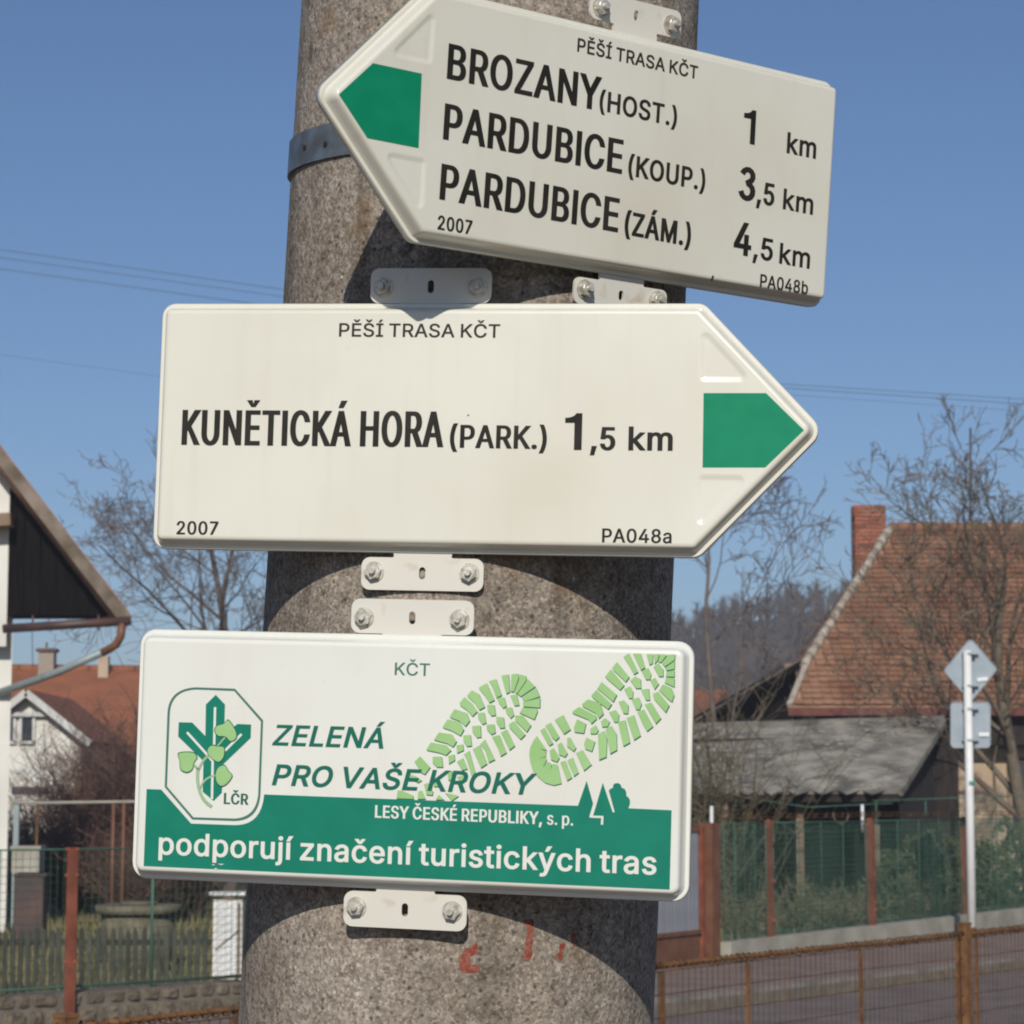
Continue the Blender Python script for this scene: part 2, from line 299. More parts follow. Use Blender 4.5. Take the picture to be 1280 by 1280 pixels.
'c':[198,[[104,-4,79,-1,58,8,41,23,28,43,20,66,17,94,20,122,28,146,41,165,58,180,79,189,104,192,117,191,130,189,142,184,153,178,162,170,170,161,176,150,181,138,151,131,149,138,145,145,141,150,135,155,128,159,121,162,113,164,104,165,86,162,73,155,62,144,54,129,50,112,48,94,50,75,54,59,62,44,73,33,86,26,104,23,113,24,121,26,129,29,135,33,141,38,146,44,149,51,152,59,181,51,177,39,171,28,163,19,153,11,142,4,130,0,117,-3]]],
'd':[212,[[98,-4,75,-1,56,8,40,23,27,42,20,66,17,94,20,122,27,146,40,166,56,180,75,189,98,192,114,191,126,186,136,180,144,173,153,160,155,160,155,254,186,254,186,0,156,0,156,29,153,29,143,16,136,8,126,2,114,-3],[102,23,118,26,132,32,142,43,150,58,154,75,156,95,154,114,150,131,142,145,132,156,118,163,102,165,86,163,72,156,62,145,54,131,50,114,48,95,50,75,54,58,62,44,73,33,86,26]]],
'e':[202,[[106,-4,80,-1,58,8,41,23,28,42,20,66,17,93,20,121,28,145,40,165,58,180,78,189,103,192,118,191,133,187,147,180,160,170,170,157,179,141,184,121,186,97,186,85,37,85,37,110,169,110,155,101,153,119,149,134,141,147,131,157,118,163,103,165,87,163,73,157,62,147,54,135,50,121,48,105,48,89,50,69,55,53,64,40,76,31,90,25,106,23,117,24,127,26,135,31,143,36,149,44,153,53,182,45,177,32,168,20,156,10,141,2,125,-3]]],
'g':[213,[[103,-75,84,-74,67,-70,53,-63,41,-55,32,-45,25,-35,51,-20,61,-33,68,-39,77,-44,89,-48,103,-49,124,-46,141,-38,149,-29,154,-17,156,-3,156,34,153,34,143,21,136,14,126,8,114,4,97,2,76,5,56,13,40,27,28,45,20,68,17,96,20,123,27,147,40,166,56,180,76,189,98,192,114,191,127,186,137,180,144,173,154,159,157,159,157,190,186,190,186,-4,183,-27,175,-45,162,-59,145,-68,125,-73],[102,30,118,32,132,38,142,47,150,61,155,77,156,96,155,115,150,132,142,146,132,156,119,163,102,165,86,163,73,156,62,145,54,131,50,115,48,96,50,78,54,61,62,48,73,38,86,32]]],
'h':[205,[[57,113,57,0,26,0,26,254,57,254,57,144,51,144,62,166,76,181,94,189,114,192,132,190,148,184,161,174,170,160,177,142,179,120,179,0,148,0,148,118,145,137,136,152,123,161,105,165,92,163,80,159,71,151,63,141,58,129]]],
'i':[83,[[26,0,26,190,57,190,57,0],[42,221,34,223,27,227,22,234,21,242,22,249,27,256,34,260,42,262,50,260,57,256,62,249,63,242,62,234,57,227,50,223]]],
'j':[83,[[26,190,57,190,57,-15,55,-31,51,-45,43,-56,32,-65,19,-70,2,-71,-5,-71,-5,-43,1,-43,12,-42,20,-36,25,-27,26,-15],[42,221,34,223,27,227,22,234,20,242,22,249,27,256,34,260,42,262,50,260,57,256,61,249,63,242,61,234,57,227,50,223]]],
'k':[190,[[55,68,55,106,60,106,142,190,180,190,92,100,89,100],[26,0,26,254,57,254,57,0],[147,0,74,93,96,114,186,0]]],
'l':[95,[[70,-1,50,2,37,10,29,24,26,42,26,254,57,254,57,49,58,38,60,31,65,27,73,26,80,26,85,27,90,1,81,0]]],
'm':[305,[[26,0,26,190,56,190,56,148,54,148,59,162,66,173,75,182,86,188,98,192,110,193,129,190,144,180,154,166,160,147,156,147,161,160,169,172,178,181,190,187,204,192,218,193,234,191,249,186,261,177,270,164,276,148,278,128,278,0,248,0,248,127,247,139,243,149,236,156,224,163,209,165,197,164,187,160,179,153,173,145,169,135,168,124,168,0,137,0,137,130,134,144,126,156,115,163,100,165,89,164,79,160,70,154,63,145,58,133,57,119,57,0]]],
'n':[205,[[57,113,57,0,26,0,26,190,56,190,56,144,51,144,62,166,76,181,94,189,114,192,132,190,147,184,160,174,170,160,176,142,179,120,179,0,148,0,148,118,145,137,136,152,123,161,105,165,92,163,80,159,71,151,63,141,58,129]]],
'o':[208,[[104,-4,79,-1,58,8,41,23,28,43,20,66,17,94,20,122,28,146,41,165,58,180,79,189,104,192,128,189,149,180,167,165,180,146,188,122,191,94,188,66,180,43,167,23,149,8,128,-1],[104,23,121,26,135,33,146,44,154,59,158,75,160,94,158,112,154,129,146,144,135,155,121,162,104,165,86,162,73,155,62,144,54,129,50,112,48,94,50,75,54,59,62,44,73,33,86,26]]],
'p':[212,[[26,-71,26,190,56,190,56,160,59,160,69,173,76,180,86,186,98,191,115,192,137,189,156,180,173,166,185,146,193,122,195,94,193,66,185,42,173,23,157,8,137,-1,115,-4,99,-3,86,2,76,8,69,16,59,29,57,29,57,-71],[110,23,126,26,140,33,150,44,158,58,163,75,164,95,163,114,158,131,150,145,140,156,126,163,110,165,94,163,81,156,70,145,62,131,58,114,56,95,58,75,63,58,70,43,81,32,94,26]]],
'r':[130,[[26,0,26,190,56,190,56,160,65,173,76,184,90,190,107,192,115,192,122,192,122,161,115,162,103,163,91,161,80,157,70,151,63,142,58,131,57,118,57,0]]],
's':[182,[[91,-4,72,-3,56,2,42,9,31,19,23,32,18,47,47,53,53,40,62,30,75,25,91,23,108,25,122,31,131,40,134,51,132,60,127,68,118,74,106,78,75,85,52,93,36,104,27,119,23,137,26,152,33,166,43,177,58,185,74,190,94,192,112,191,127,186,140,179,149,170,157,158,162,145,134,139,129,149,121,158,110,164,94,166,78,164,65,158,57,150,54,139,56,129,62,122,72,116,86,111,115,105,137,97,153,86,162,71,166,53,163,37,156,24,145,12,130,3,112,-2]]],
't':[114,[[102,190,102,164,3,164,3,190],[32,236,63,236,63,49,64,38,68,31,75,26,85,25,93,26,101,27,107,1,96,-1,84,-2,69,-1,56,4,46,11,38,20,34,32,32,46]]],
'u':[205,[[91,-3,73,-1,57,5,44,15,35,29,28,47,26,69,26,190,57,190,57,72,60,52,68,37,82,28,100,25,113,27,125,31,134,38,142,48,146,61,148,76,148,190,179,190,179,0,149,0,149,46,154,46,143,23,129,8,111,0]]],
'v':[195,[[81,0,9,190,42,190,83,78,88,60,93,43,103,10,92,10,101,43,106,60,112,78,152,190,186,190,113,0]]],
'y':[195,[[24,-69,31,-43,36,-44,44,-45,52,-44,59,-42,65,-37,71,-29,75,-18,81,-1,9,190,42,190,83,78,88,60,93,43,103,10,92,10,101,43,112,78,153,190,186,190,102,-29,96,-43,88,-54,80,-62,70,-68,58,-71,46,-73,32,-72]]],
'z':[190,[[21,0,21,23,127,160,24,161,24,190,166,190,166,165,63,30,169,28,169,0]]],
'č':[198,[[104,-4,79,-1,58,8,41,23,28,43,20,66,17,94,20,122,28,146,41,165,58,180,79,189,104,192,117,191,130,189,142,184,153,178,162,170,170,161,176,150,181,138,151,131,149,138,145,145,141,150,135,155,128,159,121,162,113,164,104,165,86,162,73,155,62,144,54,129,50,112,48,94,50,75,54,59,62,44,73,33,86,26,104,23,113,24,121,26,129,29,135,33,141,38,146,44,149,51,152,59,181,51,177,39,171,28,163,19,153,11,142,4,130,0,117,-3],[79,265,104,235,128,265,158,265,118,218,89,218,49,263]]],
'í':[83,[[26,0,26,190,57,190,57,0],[28,214,52,265,86,265,53,214]]],
'ý':[195,[[24,-69,31,-43,36,-44,44,-45,52,-44,59,-42,65,-37,71,-29,75,-18,81,-1,9,190,42,190,83,78,88,60,93,43,103,10,92,10,101,43,112,78,153,190,186,190,102,-29,96,-43,88,-54,80,-62,70,-68,58,-71,46,-73,32,-72],[84,214,108,265,142,265,109,214]]],
'š':[182,[[91,-4,72,-3,56,2,42,9,31,19,23,32,18,47,47,53,53,40,62,30,75,25,91,23,108,25,122,31,131,40,134,51,132,60,127,68,118,74,106,78,75,85,52,93,36,104,27,119,23,137,26,152,33,166,43,177,58,185,74,190,94,192,112,191,127,186,140,179,149,170,157,158,162,145,134,139,129,149,121,158,110,164,94,166,78,164,65,158,57,150,54,139,56,129,62,122,72,116,86,111,115,105,137,97,153,86,162,71,166,53,163,37,156,24,145,12,130,3,112,-2],[68,265,93,235,117,265,148,265,108,218,79,218,38,263]]],
'(':[137,[[45,103,46,132,50,162,57,192,66,221,76,247,88,270,118,270,106,242,95,214,87,185,81,157,77,129,76,103,77,80,80,57,86,33,94,8,105,-19,118,-48,88,-48,69,-11,56,27,47,66]]],
')':[137,[[19,-48,32,-18,43,9,51,34,57,58,60,81,61,103,60,129,56,157,50,185,41,214,31,242,19,270,48,270,60,247,71,221,80,192,86,162,91,132,92,103,89,65,81,27,67,-11,48,-48]]],
'.':[94,[[48,-2,39,-1,31,4,26,12,25,20,26,29,31,37,39,42,48,43,56,42,64,37,69,29,71,20,69,12,64,4,56,-1]]],
',':[94,[[19,-60,34,36,68,36,42,-60]]]}
def glyph_mesh(s, w, h, capref, W, track):
    """outlines of string s fitted to width 1 x: returns [(loops)] in metres; cap height 1"""
    top = {'x': 190, 'k': 264}.get(capref, 254)
    tot0 = 0; xs = []; k = 0
    ox = 0; sx = .5
    for it in range(8):
        x = 0; lo = hi = None; place = []
        ex = (2 * ox / sx if sx else 0) * .6 + track
        for ch in s:
            if ch == ' ': x += 70 + ex; continue
            adv, cs = GLYPHS[ch]
            a = min(c[i] for c in cs for i in range(0, len(c), 2)); b = max(c[i] for c in cs for i in range(0, len(c), 2))
            place.append((ch, x))
            lo = x + a if lo is None else lo; hi = x + b
            x += adv + ex
        sx = (W - w) / (hi - lo - 32)
        ox = (w - 32 * sx) / 2
    sz = (1 - h) / (top - 28); oy = (h - 28 * sz) / 2
    out = []
    for ch, x in place:
        adv, cs = GLYPHS[ch]; loops = []
        P = [[((c[i] + x - lo) * sx, c[i + 1] * sz) for i in range(0, len(c), 2)] for c in cs]
        ar = [sum(p[i][0] * p[(i + 1) % len(p)][1] - p[(i + 1) % len(p)][0] * p[i][1] for i in range(len(p))) for p in P]
        sg = 1 if max(ar, key=abs) > 0 else -1
        for p in P:
            n = len(p); q = []
            for i in range(n):
                a, b, c = p[i - 1], p[i], p[(i + 1) % n]
                e1 = Vector((b[0] - a[0], b[1] - a[1])); e2 = Vector((c[0] - b[0], c[1] - b[1]))
                if e1.length < 1e-9 or e2.length < 1e-9: q.append(b); continue
                e1.normalize(); e2.normalize()
                n1 = Vector((e1.y, -e1.x)) * sg; n2 = Vector((e2.y, -e2.x)) * sg
                m = n1 + n2
                if m.length < .3: m = n1
                else: m = m / max(.45, m.length_squared / 2) 
                q.append((b[0] + m.x * ox + ox, b[1] + m.y * oy + oy))
            loops.append(q)
        out.append(loops)
    return out
def tess(loops, verts=False, nonzero=False):
    """triangulate polygons with holes; index triples into the joined point list, or new points and triples"""
    pts = []; edges = []
    for l in loops:
        o = len(pts); n = len(l); pts += [Vector((a[0] * 1000, a[1] * 1000)) for a in l]; edges += [(o + i, o + (i + 1) % n) for i in range(n)]
    vo, eo, fo, ov, oe, of = delaunay_2d_cdt(pts, edges, [], 0, 1e-6)
    out = []; back = [o[0] if o else None for o in ov]
    P = [[(a[0] * 1000, a[1] * 1000) for a in l] for l in loops]
    for f in fo:
        c = sum((vo[i] for i in f), Vector((0, 0))) / len(f); w = 0; eo_ = 0
        for l in P:
            for i in range(len(l)):
                (x1, y1), (x2, y2) = l[i], l[(i + 1) % len(l)]
                if (y1 <= c.y) != (y2 <= c.y):
                    if (x2 - x1) * (c.y - y1) / (y2 - y1) + x1 > c.x: w += 1 if y2 > y1 else -1; eo_ += 1
        if (w != 0) if nonzero else (eo_ % 2):
            if verts: out.append(tuple(f))
            elif all(back[i] is not None for i in f): out.append(tuple(back[i] for i in f))
    if verts: return [v / 1000 for v in vo], out
    return out
class Sign:
    def __init__(s, p, k, name, label, cat, group=None):
        loc = Vector(p[:3])          # k: real size of this panel against the standard one
        s.M = Matrix.Translation(loc) @ Matrix.Rotation(p[3], 4, 'Z') @ Matrix.Rotation(p[5], 4, 'Y') @ Matrix.Rotation(p[4], 4, 'X') @ Matrix.Scale(k, 4)
        s.Mi = s.M.inverted(); s.face = -.0122
        s.root = empty(name, label=label, cat=cat, group=group, mat=s.M)
    def loc(s, px, py, y=None):
        y = s.face if y is None else y
        o = s.Mi @ Vector((0, 0, EYE)); d = (s.Mi.to_3x3() @ ray(px, py)); t = (y - o.y) / d.y
        q = o + d * t; return Vector((q.x, q.z))
    def flat(s, loops_list, name, mat, lift=.0003, parent=None, nonzero=False):
        mb = MB(); y = s.face - lift
        for loops in loops_list:
            P, tr = tess([[(a[0], a[1]) for a in l] for l in loops], True, nonzero)
            P = [Vector((a[0], y, a[1])) for a in P]; fs = []
            for t in tr:
                a, b, c = (P[i] for i in t[:3])
                if ((b - a).cross(c - a)).y > 0: t = t[::-1]
                fs.append(t)
            mb.add(P, fs)
        return mb.build(name, mat, parent or s.root)
    def text(s, st, p0, p1, top, w=.16, h=.13, mat=None, ref='cap', shear=0, track=0, lift=.0004, label=None, name='lettering'):
        """p0: pixel of the ink's left end on the baseline, p1: right end on the baseline, top: pixel y of the top of the capitals above p0"""
        a, b = s.loc(*p0), s.loc(*p1); t = s.loc(p0[0], top); cap = (t - a).y
        ux = (b - a); W = ux.length; ux.normalize(); uz = Vector((-ux.y, ux.x))
        ls = glyph_mesh(st, w, h, ref, (W - shear * cap) / cap, track)
        res = [[[a + ux * (q[0] + shear * q[1]) * cap + uz * q[1] * cap for q in l] for l in loops] for loops in ls]
        o = s.flat(res, name, mat or M_INK, lift, None, True)
        return o
    def poly(s, pts, name, mat, lift=.0003, holes=()):
        L = [[s.loc(*p) for p in pts]] + [[s.loc(*p) for p in h] for h in holes]
        return s.flat([L], name, mat, lift)

def rounded(poly, inset, rad, seg=6):
    """convex anticlockwise polygon, moved inwards by inset, corners rounded (rad may be one value per corner)"""
    n = len(poly); P = [Vector(p) for p in poly]; E = []
    for i in range(n):
        d = (P[(i + 1) % n] - P[i]).normalized(); nn = Vector((-d.y, d.x)); E.append((P[i] + nn * inset, d))
    V = []
    for i in range(n):
        (p, d), (q, e) = E[i - 1], E[i]
        cr = d.x * e.y - d.y * e.x; t = ((q - p).x * e.y - (q - p).y * e.x) / cr; V.append(p + d * t)
    out = []
    for i in range(n):
        r = rad[i] if hasattr(rad, '__len__') else rad; r = max(r - inset, .0012)
        a, b, c = V[i - 1], V[i], V[(i + 1) % n]
        d1 = (a - b).normalized(); d2 = (c - b).normalized(); ang = d1.angle(d2)
        dist = min(r / math.tan(ang / 2), .45 * (a - b).length, .45 * (c - b).length); r = dist * math.tan(ang / 2)
        cen = b + (d1 + d2).normalized() * (r / math.sin(ang / 2))
        s0, s1 = b + d1 * dist - cen, b + d2 * dist - cen
        a0 = math.atan2(s0.y, s0.x); da = (math.atan2(s1.y, s1.x) - a0 + math.pi) % (2 * math.pi) - math.pi
        for k in range(seg + 1):
            th = a0 + da * k / seg; out.append(cen + Vector((math.cos(th), math.sin(th))) * r)
    return out
def panel(sign, outline, rad, recesses, mt):
    """pressed sheet panel: flat lip, rounded bevel, raised face, shallow pressed pockets"""
    prof = [(.0, .006), (.0, .0006), (.0007, -.0004), None, (.0007, -.0004), (.0034, -.0005), None, (.0034, -.0005), (.0042, -.0018), (.0052, -.0052), (.0064, -.0092), (.0074, -.0113), (.0088, -.0121), (.0105, -.0122)]
    vs = []; fs = []; sm = []
    rings = []
    for st_ in prof:
        if st_ is None: rings.append(None); continue
        ins, y = st_; r = rounded(outline, ins, rad); rings.append(list(range(len(vs), len(vs) + len(r)))); vs += [(p.x, y, p.y) for p in r]
    for a, b in zip(rings, rings[1:]):
        if a is None or b is None: continue
        n = len(a)
        for i in range(n): fs.append((a[i], a[(i + 1) % n], b[(i + 1) % n], b[i])); sm.append(True)
    loops = [rings[-1]]
    for rec in recesses:
        rp = [(0, -.0122), (.0010, -.0121), (.0024, -.0118), (.0040, -.0113), (.0052, -.0112)]
        rr = []
        for ins, y in rp:
            r = rounded(rec, ins, .0055, 4); rr.append(list(range(len(vs), len(vs) + len(r)))); vs += [(p.x, y, p.y) for p in r]
        for a, b in zip(rr, rr[1:]):
            n = len(a)
            for i in range(n): fs.append((a[i], a[(i + 1) % n], b[(i + 1) % n], b[i])); sm.append(True)
        fs.append(tuple(rr[-1])); sm.append(False); loops.append(rr[0])
    idx = [i for l in loops for i in l]
    tr = tess([[(vs[i][0], vs[i][2]) for i in l] for l in loops])
    for t in tr:
        f = tuple(idx[k] for k in t); a, b, c = (Vector(vs[k]) for k in f)
        if (b - a).cross(c - a).y > 0: f = f[::-1]
        fs.append(f); sm.append(False)
    fs.append(tuple(reversed(rings[0]))); sm.append(False)
    me = bpy.data.meshes.new('panel'); me.from_pydata(vs, [], fs); me.polygons.foreach_set('use_smooth', sm); me.materials.append(mt); me.update()
    return link('panel', me, sign.root)

def bracket(sign, corners, up, label=None):
    """corners: pixels of the plate's left-top, right-top, right-bottom, left-bottom; up: +1 = the plate stands above the panel"""
    yb = .0035
    q = [sign.loc(x, y, yb) for x, y in corners]
    x0 = (q[0].x + q[3].x) / 2; x1 = (q[1].x + q[2].x) / 2
    w = x1 - x0
    if up > 0: zf, zn = max(q[0].y, q[1].y), min(q[2].y, q[3].y)
    else: zf, zn = min(q[2].y, q[3].y), max(q[0].y, q[1].y)
    hgt = abs(zf - zn); sgn = 1 if zf > zn else -1
    # outline in u (0..w) v (0 = panel edge .. hgt = free edge); slits cut in beside the neck
    sl = .0023; ns = w * .15; ne = w * .26
    def arc(cx, cy, r, a0, a1, n=6): return [(cx + r * math.cos(R(a0 + (a1 - a0) * k / n)), cy + r * math.sin(R(a0 + (a1 - a0) * k / n))) for k in range(n + 1)]
    r = hgt * .24
    pts = [(ne, -.012), (w - ne, -.012), (w - ne, sl * .2), (w - ns * .1 - .001, sl * .6 + .0004)]
    pts = [(ne, -.012), (w - ne, -.012), (w - ne, 0.0)] + arc(w - ne + sl * .4, sl * .6, sl * .6, 200, 90, 4) + [(w - r, sl * 1.2)] + arc(w - r, sl * 1.2 + r, r, -90, 0) + arc(w - r, hgt - r, r, 0, 90) + arc(r, hgt - r, r, 90, 180) + arc(r, sl * 1.2 + r, r, 180, 270) + arc(ne - sl * .4, sl * .6, sl * .6, 90, -20, 4) + [(ne, 0.0)]
    sw = w * .026; sh = hgt * .17; cx, cy = w / 2, hgt * .52
    slot = arc(cx, cy + sh - sw, sw, 0, 180, 6) + arc(cx, cy - sh + sw, sw, 180, 360, 6)
    def W(u, v, y): return Vector((x0 + u, y, zn + sgn * v))
    th = .0022; vs = []; fs = []
    loops = [pts, slot]; tr = tess(loops)
    fl = [p for l in loops for p in l]; n = len(fl)
    vs = [W(a, b, yb - th) for a, b in fl] + [W(a, b, yb) for a, b in fl]
    for t in tr:
        a, b, c = (vs[i] for i in t); t = tuple(t)
        if (b - a).cross(c - a).y > 0: t = t[::-1]
        fs.append(t); fs.append(tuple(i + n for i in t[::-1]))
    off = 0
    for l in loops:
        m = len(l)
        for i in range(m): fs.append((off + i, off + (i + 1) % m, off + (i + 1) % m + n, off + i + n))
        off += m
    me = bpy.data.meshes.new('mounting_bracket'); me.from_pydata([tuple(v) for v in vs], [], fs); me.materials.append(M_BRACKET); me.update()
    bm = bmesh.new(); bm.from_mesh(me); bmesh.ops.recalc_face_normals(bm, faces=bm.faces); bm.to_mesh(me); bm.free()
    o = link('mounting_bracket', me, sign.root)
    if label: o['label'] = label
    for u in (.105 * w, w * .885):
        b = MB(); c = W(u, hgt * .5, yb - th)
        def disc(rad, y0, y1, n, ph=0, dome=0, cx=0, cz=0):
            ra = [Vector((c.x + cx + rad * math.cos(2 * math.pi * k / n + ph), c.y - y0, c.z + cz + rad * math.sin(2 * math.pi * k / n + ph))) for k in range(n)]
            rb = [Vector((p.x, c.y - y1, p.z)) for p in ra]
            if dome: rb = [Vector((c.x + cx + (p.x - c.x - cx) * dome, p.y, c.z + cz + (p.z - c.z - cz) * dome)) for p in rb]
            b.add(ra + rb, [tuple(range(n, 2 * n))] + [(k, (k + 1) % n, (k + 1) % n + n, k + n) for k in range(n)])
        R0 = .0074
        disc(R0 * 1.1, 0, .0012, 18); disc(R0 * .9, .0012, .0058, 6, random.random()); disc(R0 * .78, .0058, .0064, 12, 0, .9); disc(R0 * .40, .0058, .0105, 10, 0, .8)
        bo = b.build('bolt', M_BOLT, o)
        bmesh_fix(bo.data)
    return o
def bmesh_fix(me):
    bm = bmesh.new(); bm.from_mesh(me); bmesh.ops.recalc_face_normals(bm, faces=bm.faces); bm.to_mesh(me); bm.free()

# ================================================================ the concrete pole
PD, PR, PX, LEAN, TAP = 2.094, .1763, -.0387, .0509, -.0013
def axis(z): return Vector((PX + LEAN * (z - 1.8), PD, z))
def rad(z): return PR - TAP * (z - 1.8) if z < 3 else PR - TAP * 1.2
def on_pole(px, py, lift=0.0):
    d = ray(px, py); o = Vector((0, 0, EYE)); a, b = 1.7, PD
    def g(t):
        p = o + d * t; c = axis(p.z); return (p.x - c.x) ** 2 + (p.y - c.y) ** 2 - (rad(p.z) + lift) ** 2
    if g(b) > 0: return None
    for _ in range(40):
        m = (a + b) / 2
        if g(m) > 0: a = m
        else: b = m
    return o + d * a
pole = empty('concrete_pole', axis(0), 'thick weathered grey concrete pole that carries the three signs', 'pole')
vs = []; fs = []; N = 96; zs = [-.3 + .1 * k for k in range(94)]
for z in zs:
    c = axis(z); rr = rad(z)
    for k in range(N):
        t = 2 * math.pi * k / N; w = 1 + .004 * noise.noise(Vector((math.cos(t) * 2, math.sin(t) * 2, z * 3)))
        vs.append((c.x + rr * w * math.cos(t) - axis(0).x, c.y + rr * w * math.sin(t) - axis(0).y, z))
for i in range(len(zs) - 1):
    for k in range(N): fs.append((i * N + k, i * N + (k + 1) % N, (i + 1) * N + (k + 1) % N, (i + 1) * N + k))
fs.append(tuple((len(zs) - 1) * N + k for k in range(N)))
me = bpy.data.meshes.new('shaft'); me.from_pydata(vs, [], fs); me.polygons.foreach_set('use_smooth', [True] * len(fs)); me.materials.append(M_CONC); me.update()
link('shaft', me, pole)
# red paint left on the concrete
def blob(pts, lift=.0006):
    mb = MB(); P = []
    for i in range(len(pts)):
        a, b = Vector(pts[i]), Vector(pts[(i + 1) % len(pts)])
        for k in range(4):
            q = a.lerp(b, k / 4); P.append((q.x + random.uniform(-1.1, 1.1), q.y + random.uniform(-1.1, 1.1)))
    W = [on_pole(x, y, lift) - axis(0) for x, y in P]
    tr = tess([[(x * .01, -y * .01) for x, y in P]])
    mb.add(W, [tuple(t) for t in tr]); return mb
marks = [[(590, 1184), (597, 1176), (598, 1190), (588, 1196), (589, 1206), (598, 1207), (600, 1215), (580, 1216), (573, 1211), (575, 1196), (582, 1186)],
         [(655, 1150), (666, 1148), (668, 1168), (664, 1182), (665, 1196), (661, 1203), (654, 1198), (657, 1178), (660, 1166)],
         [(714, 1168), (719, 1166), (719, 1184), (715, 1180)], [(700, 1180), (706, 1176), (704, 1196), (698, 1206), (696, 1200)]]
for mk in marks: blob(mk).build('paint_mark', M_REDPAINT, pole)

# steel strap round the pole behind the upper arrow
zb = at(400, 190, 1.99).z
vs = []; fs = []; SR = .1763 + .0035
zc = zb + .014
c0 = axis(zc)
for k in range(N):
    t = 2 * math.pi * k / N
    for (dr, dz) in ((-.003, -.0150), (.0, -.0150), (.0, .0150), (-.003, .0150)):
        vs.append((( SR + dr) * math.cos(t) + LEAN * dz, (SR + dr) * math.sin(t), dz + .004 + .018 * math.sin(t)))
for k in range(N):
    for j in range(4): fs.append((k * 4 + j, ((k + 1) % N) * 4 + j, ((k + 1) % N) * 4 + (j + 1) % 4, k * 4 + (j + 1) % 4))
me = bpy.data.meshes.new('steel_strap'); me.from_pydata(vs, [], [f[::-1] for f in fs]); me.materials.append(M_STRAP); me.update()
strap = link('steel_strap', me); strap.location = c0
bmesh_fix(me)
tag(strap, 'blue grey perforated steel strap round the concrete pole behind the upper arrow sign', 'strap')
for px, py in ((380, 184), (406, 180)):
    p = on_pole(px, py, .0038)
    nrm = (p - axis(p.z)); nrm.z = 0; nrm.normalize()
    mb = MB(); mb.tube([p - nrm * .003 - c0, p + nrm * .0002 - c0], .0022, 10); mb.build('hole', M_BLACK, strap)

# ================================================================ the three signs
H = .200
S1 = Sign((-0.15274, 1.75814, 2.07463, .6499, .1103, -.006), .9905, 'arrow_sign', 'cream arrow sign pointing left with three place names and green arrowhead', 'sign', 'signs mounted on the concrete pole')
S2 = Sign((-0.29144, 1.95073, 1.85311, -.1596, .0256, .0329), 1.006, 'arrow_sign', 'cream arrow sign pointing right reading KUNĚTICKÁ HORA, middle of the pole', 'sign', 'signs mounted on the concrete pole')
S3 = Sign((-0.30280, 1.94604, 1.58928, -.1917, .0431, .0356), .9905, 'sponsor_sign', 'white rectangular sign with green band, boot prints and forest logo, lowest on the pole', 'sign', 'signs mounted on the concrete pole')
for s in (S1, S2, S3):     # how far each panel stands off the concrete
    n = (s.M.to_3x3() @ Vector((0, -1, 0))).normalized(); p = s.M.translation; a = axis(p.z + .1)
    s.root['standoff'] = (p - a).dot(n) - PR

def add_arrow(sign, flip, L, LB):
    """outline with the tip to the right (or left when flip)"""
    o = [(0, 0), (LB, 0), (L, H / 2), (LB, H), (0, H)]; rr = [.011, .012, .013, .012, .011]
    # pockets above and below the green head
    g0 = LB - .002
    sl = (L - LB) / (H / 2)
    ins = .0150
    z1 = H - .0135; x1 = g0 + (sl * (H - z1)) - ins * .35
    zb_ = H / 2 + .0355
    up = [(g0, zb_), (LB + sl * (H - zb_) - .0185, zb_), (g0 - .001, H - .0150)]
    lo = [(p[0], H - p[1]) for p in reversed(up)]
    recs = [up, lo]
    if flip:
        o = [(L - x, z) for x, z in reversed(o)]; rr = rr[::-1]
        recs = [[(L - x, z) for x, z in reversed(r)] for r in recs]
    return panel(sign, o, rr, recs, M_CREAM)
L, LB = .536, .4405
add_arrow(S1, True, L, LB)
add_arrow(S2, False, L, LB)
panel(S3, [(0, 0), (.4501, 0), (.4501, H), (0, H)], .013, [], M_WHITE)

# --- upper arrow
S1.poly([(466, 79), (527, 92), (523, 185), (459, 172.5), (423.5, 118)], 'green_arrowhead', M_GREEN)
T = S1.text
T('PĚŠÍ TRASA KČT', (721, 64), (871.5, 99), 47, 0.201, 0.145, M_INKSOFT)
T('BROZANY', (558, 98), (749, 138.7), 53.4, 0.198, .13)
T('(HOST.)', (748.5, 137.6), (845.3, 158.5), 112, 0.206, 0.145)
T('1', (928, 178), (943, 181), 135, 0.200, .15)
T('km', (982.8, 191), (1019.4, 198.6), 163.5, 0.206, 0.145, ref='k')
T('PARDUBICE', (553.2, 173.7), (777, 217.6), 128.3, 0.198, .13)
T('(KOUP.)', (784.4, 219), (880.6, 238.6), 192.5, 0.206, 0.145)
T('3', (922.5, 249), (943, 253), 206, 0.210, .14)
T(',5', (945, 253.5), (967, 258), 225.5, 0.216, 0.145)
T('km', (978, 261), (1015.6, 268.5), 234, 0.206, 0.145, ref='k')
T('PARDUBICE', (548.7, 248.8), (772, 290.5), 203.7, 0.198, .13)
T('(ZÁM.)', (779.7, 292.5), (862.5, 308.3), 263, 0.206, 0.145)
T('4', (916, 317), (938, 321), 275.3, 0.200, .14)
T(',5', (940.6, 322), (965, 327), 294, 0.216, 0.145)
T('km', (973.4, 329), (1011.6, 336), 302, 0.206, 0.145, ref='k')
T('2007', (546.4, 286.5), (589.5, 293.2), 268.7, 0.196, 0.135)
T('PA048b', (949.4, 358.4), (1009.4, 368), 342.2, 0.196, 0.135)
bracket(S1, [(735, -12), (849, 15), (849, 51), (737, 27)], 1)
bracket(S1, [(717, 341), (832, 362), (830, 396), (715, 374)], -1)
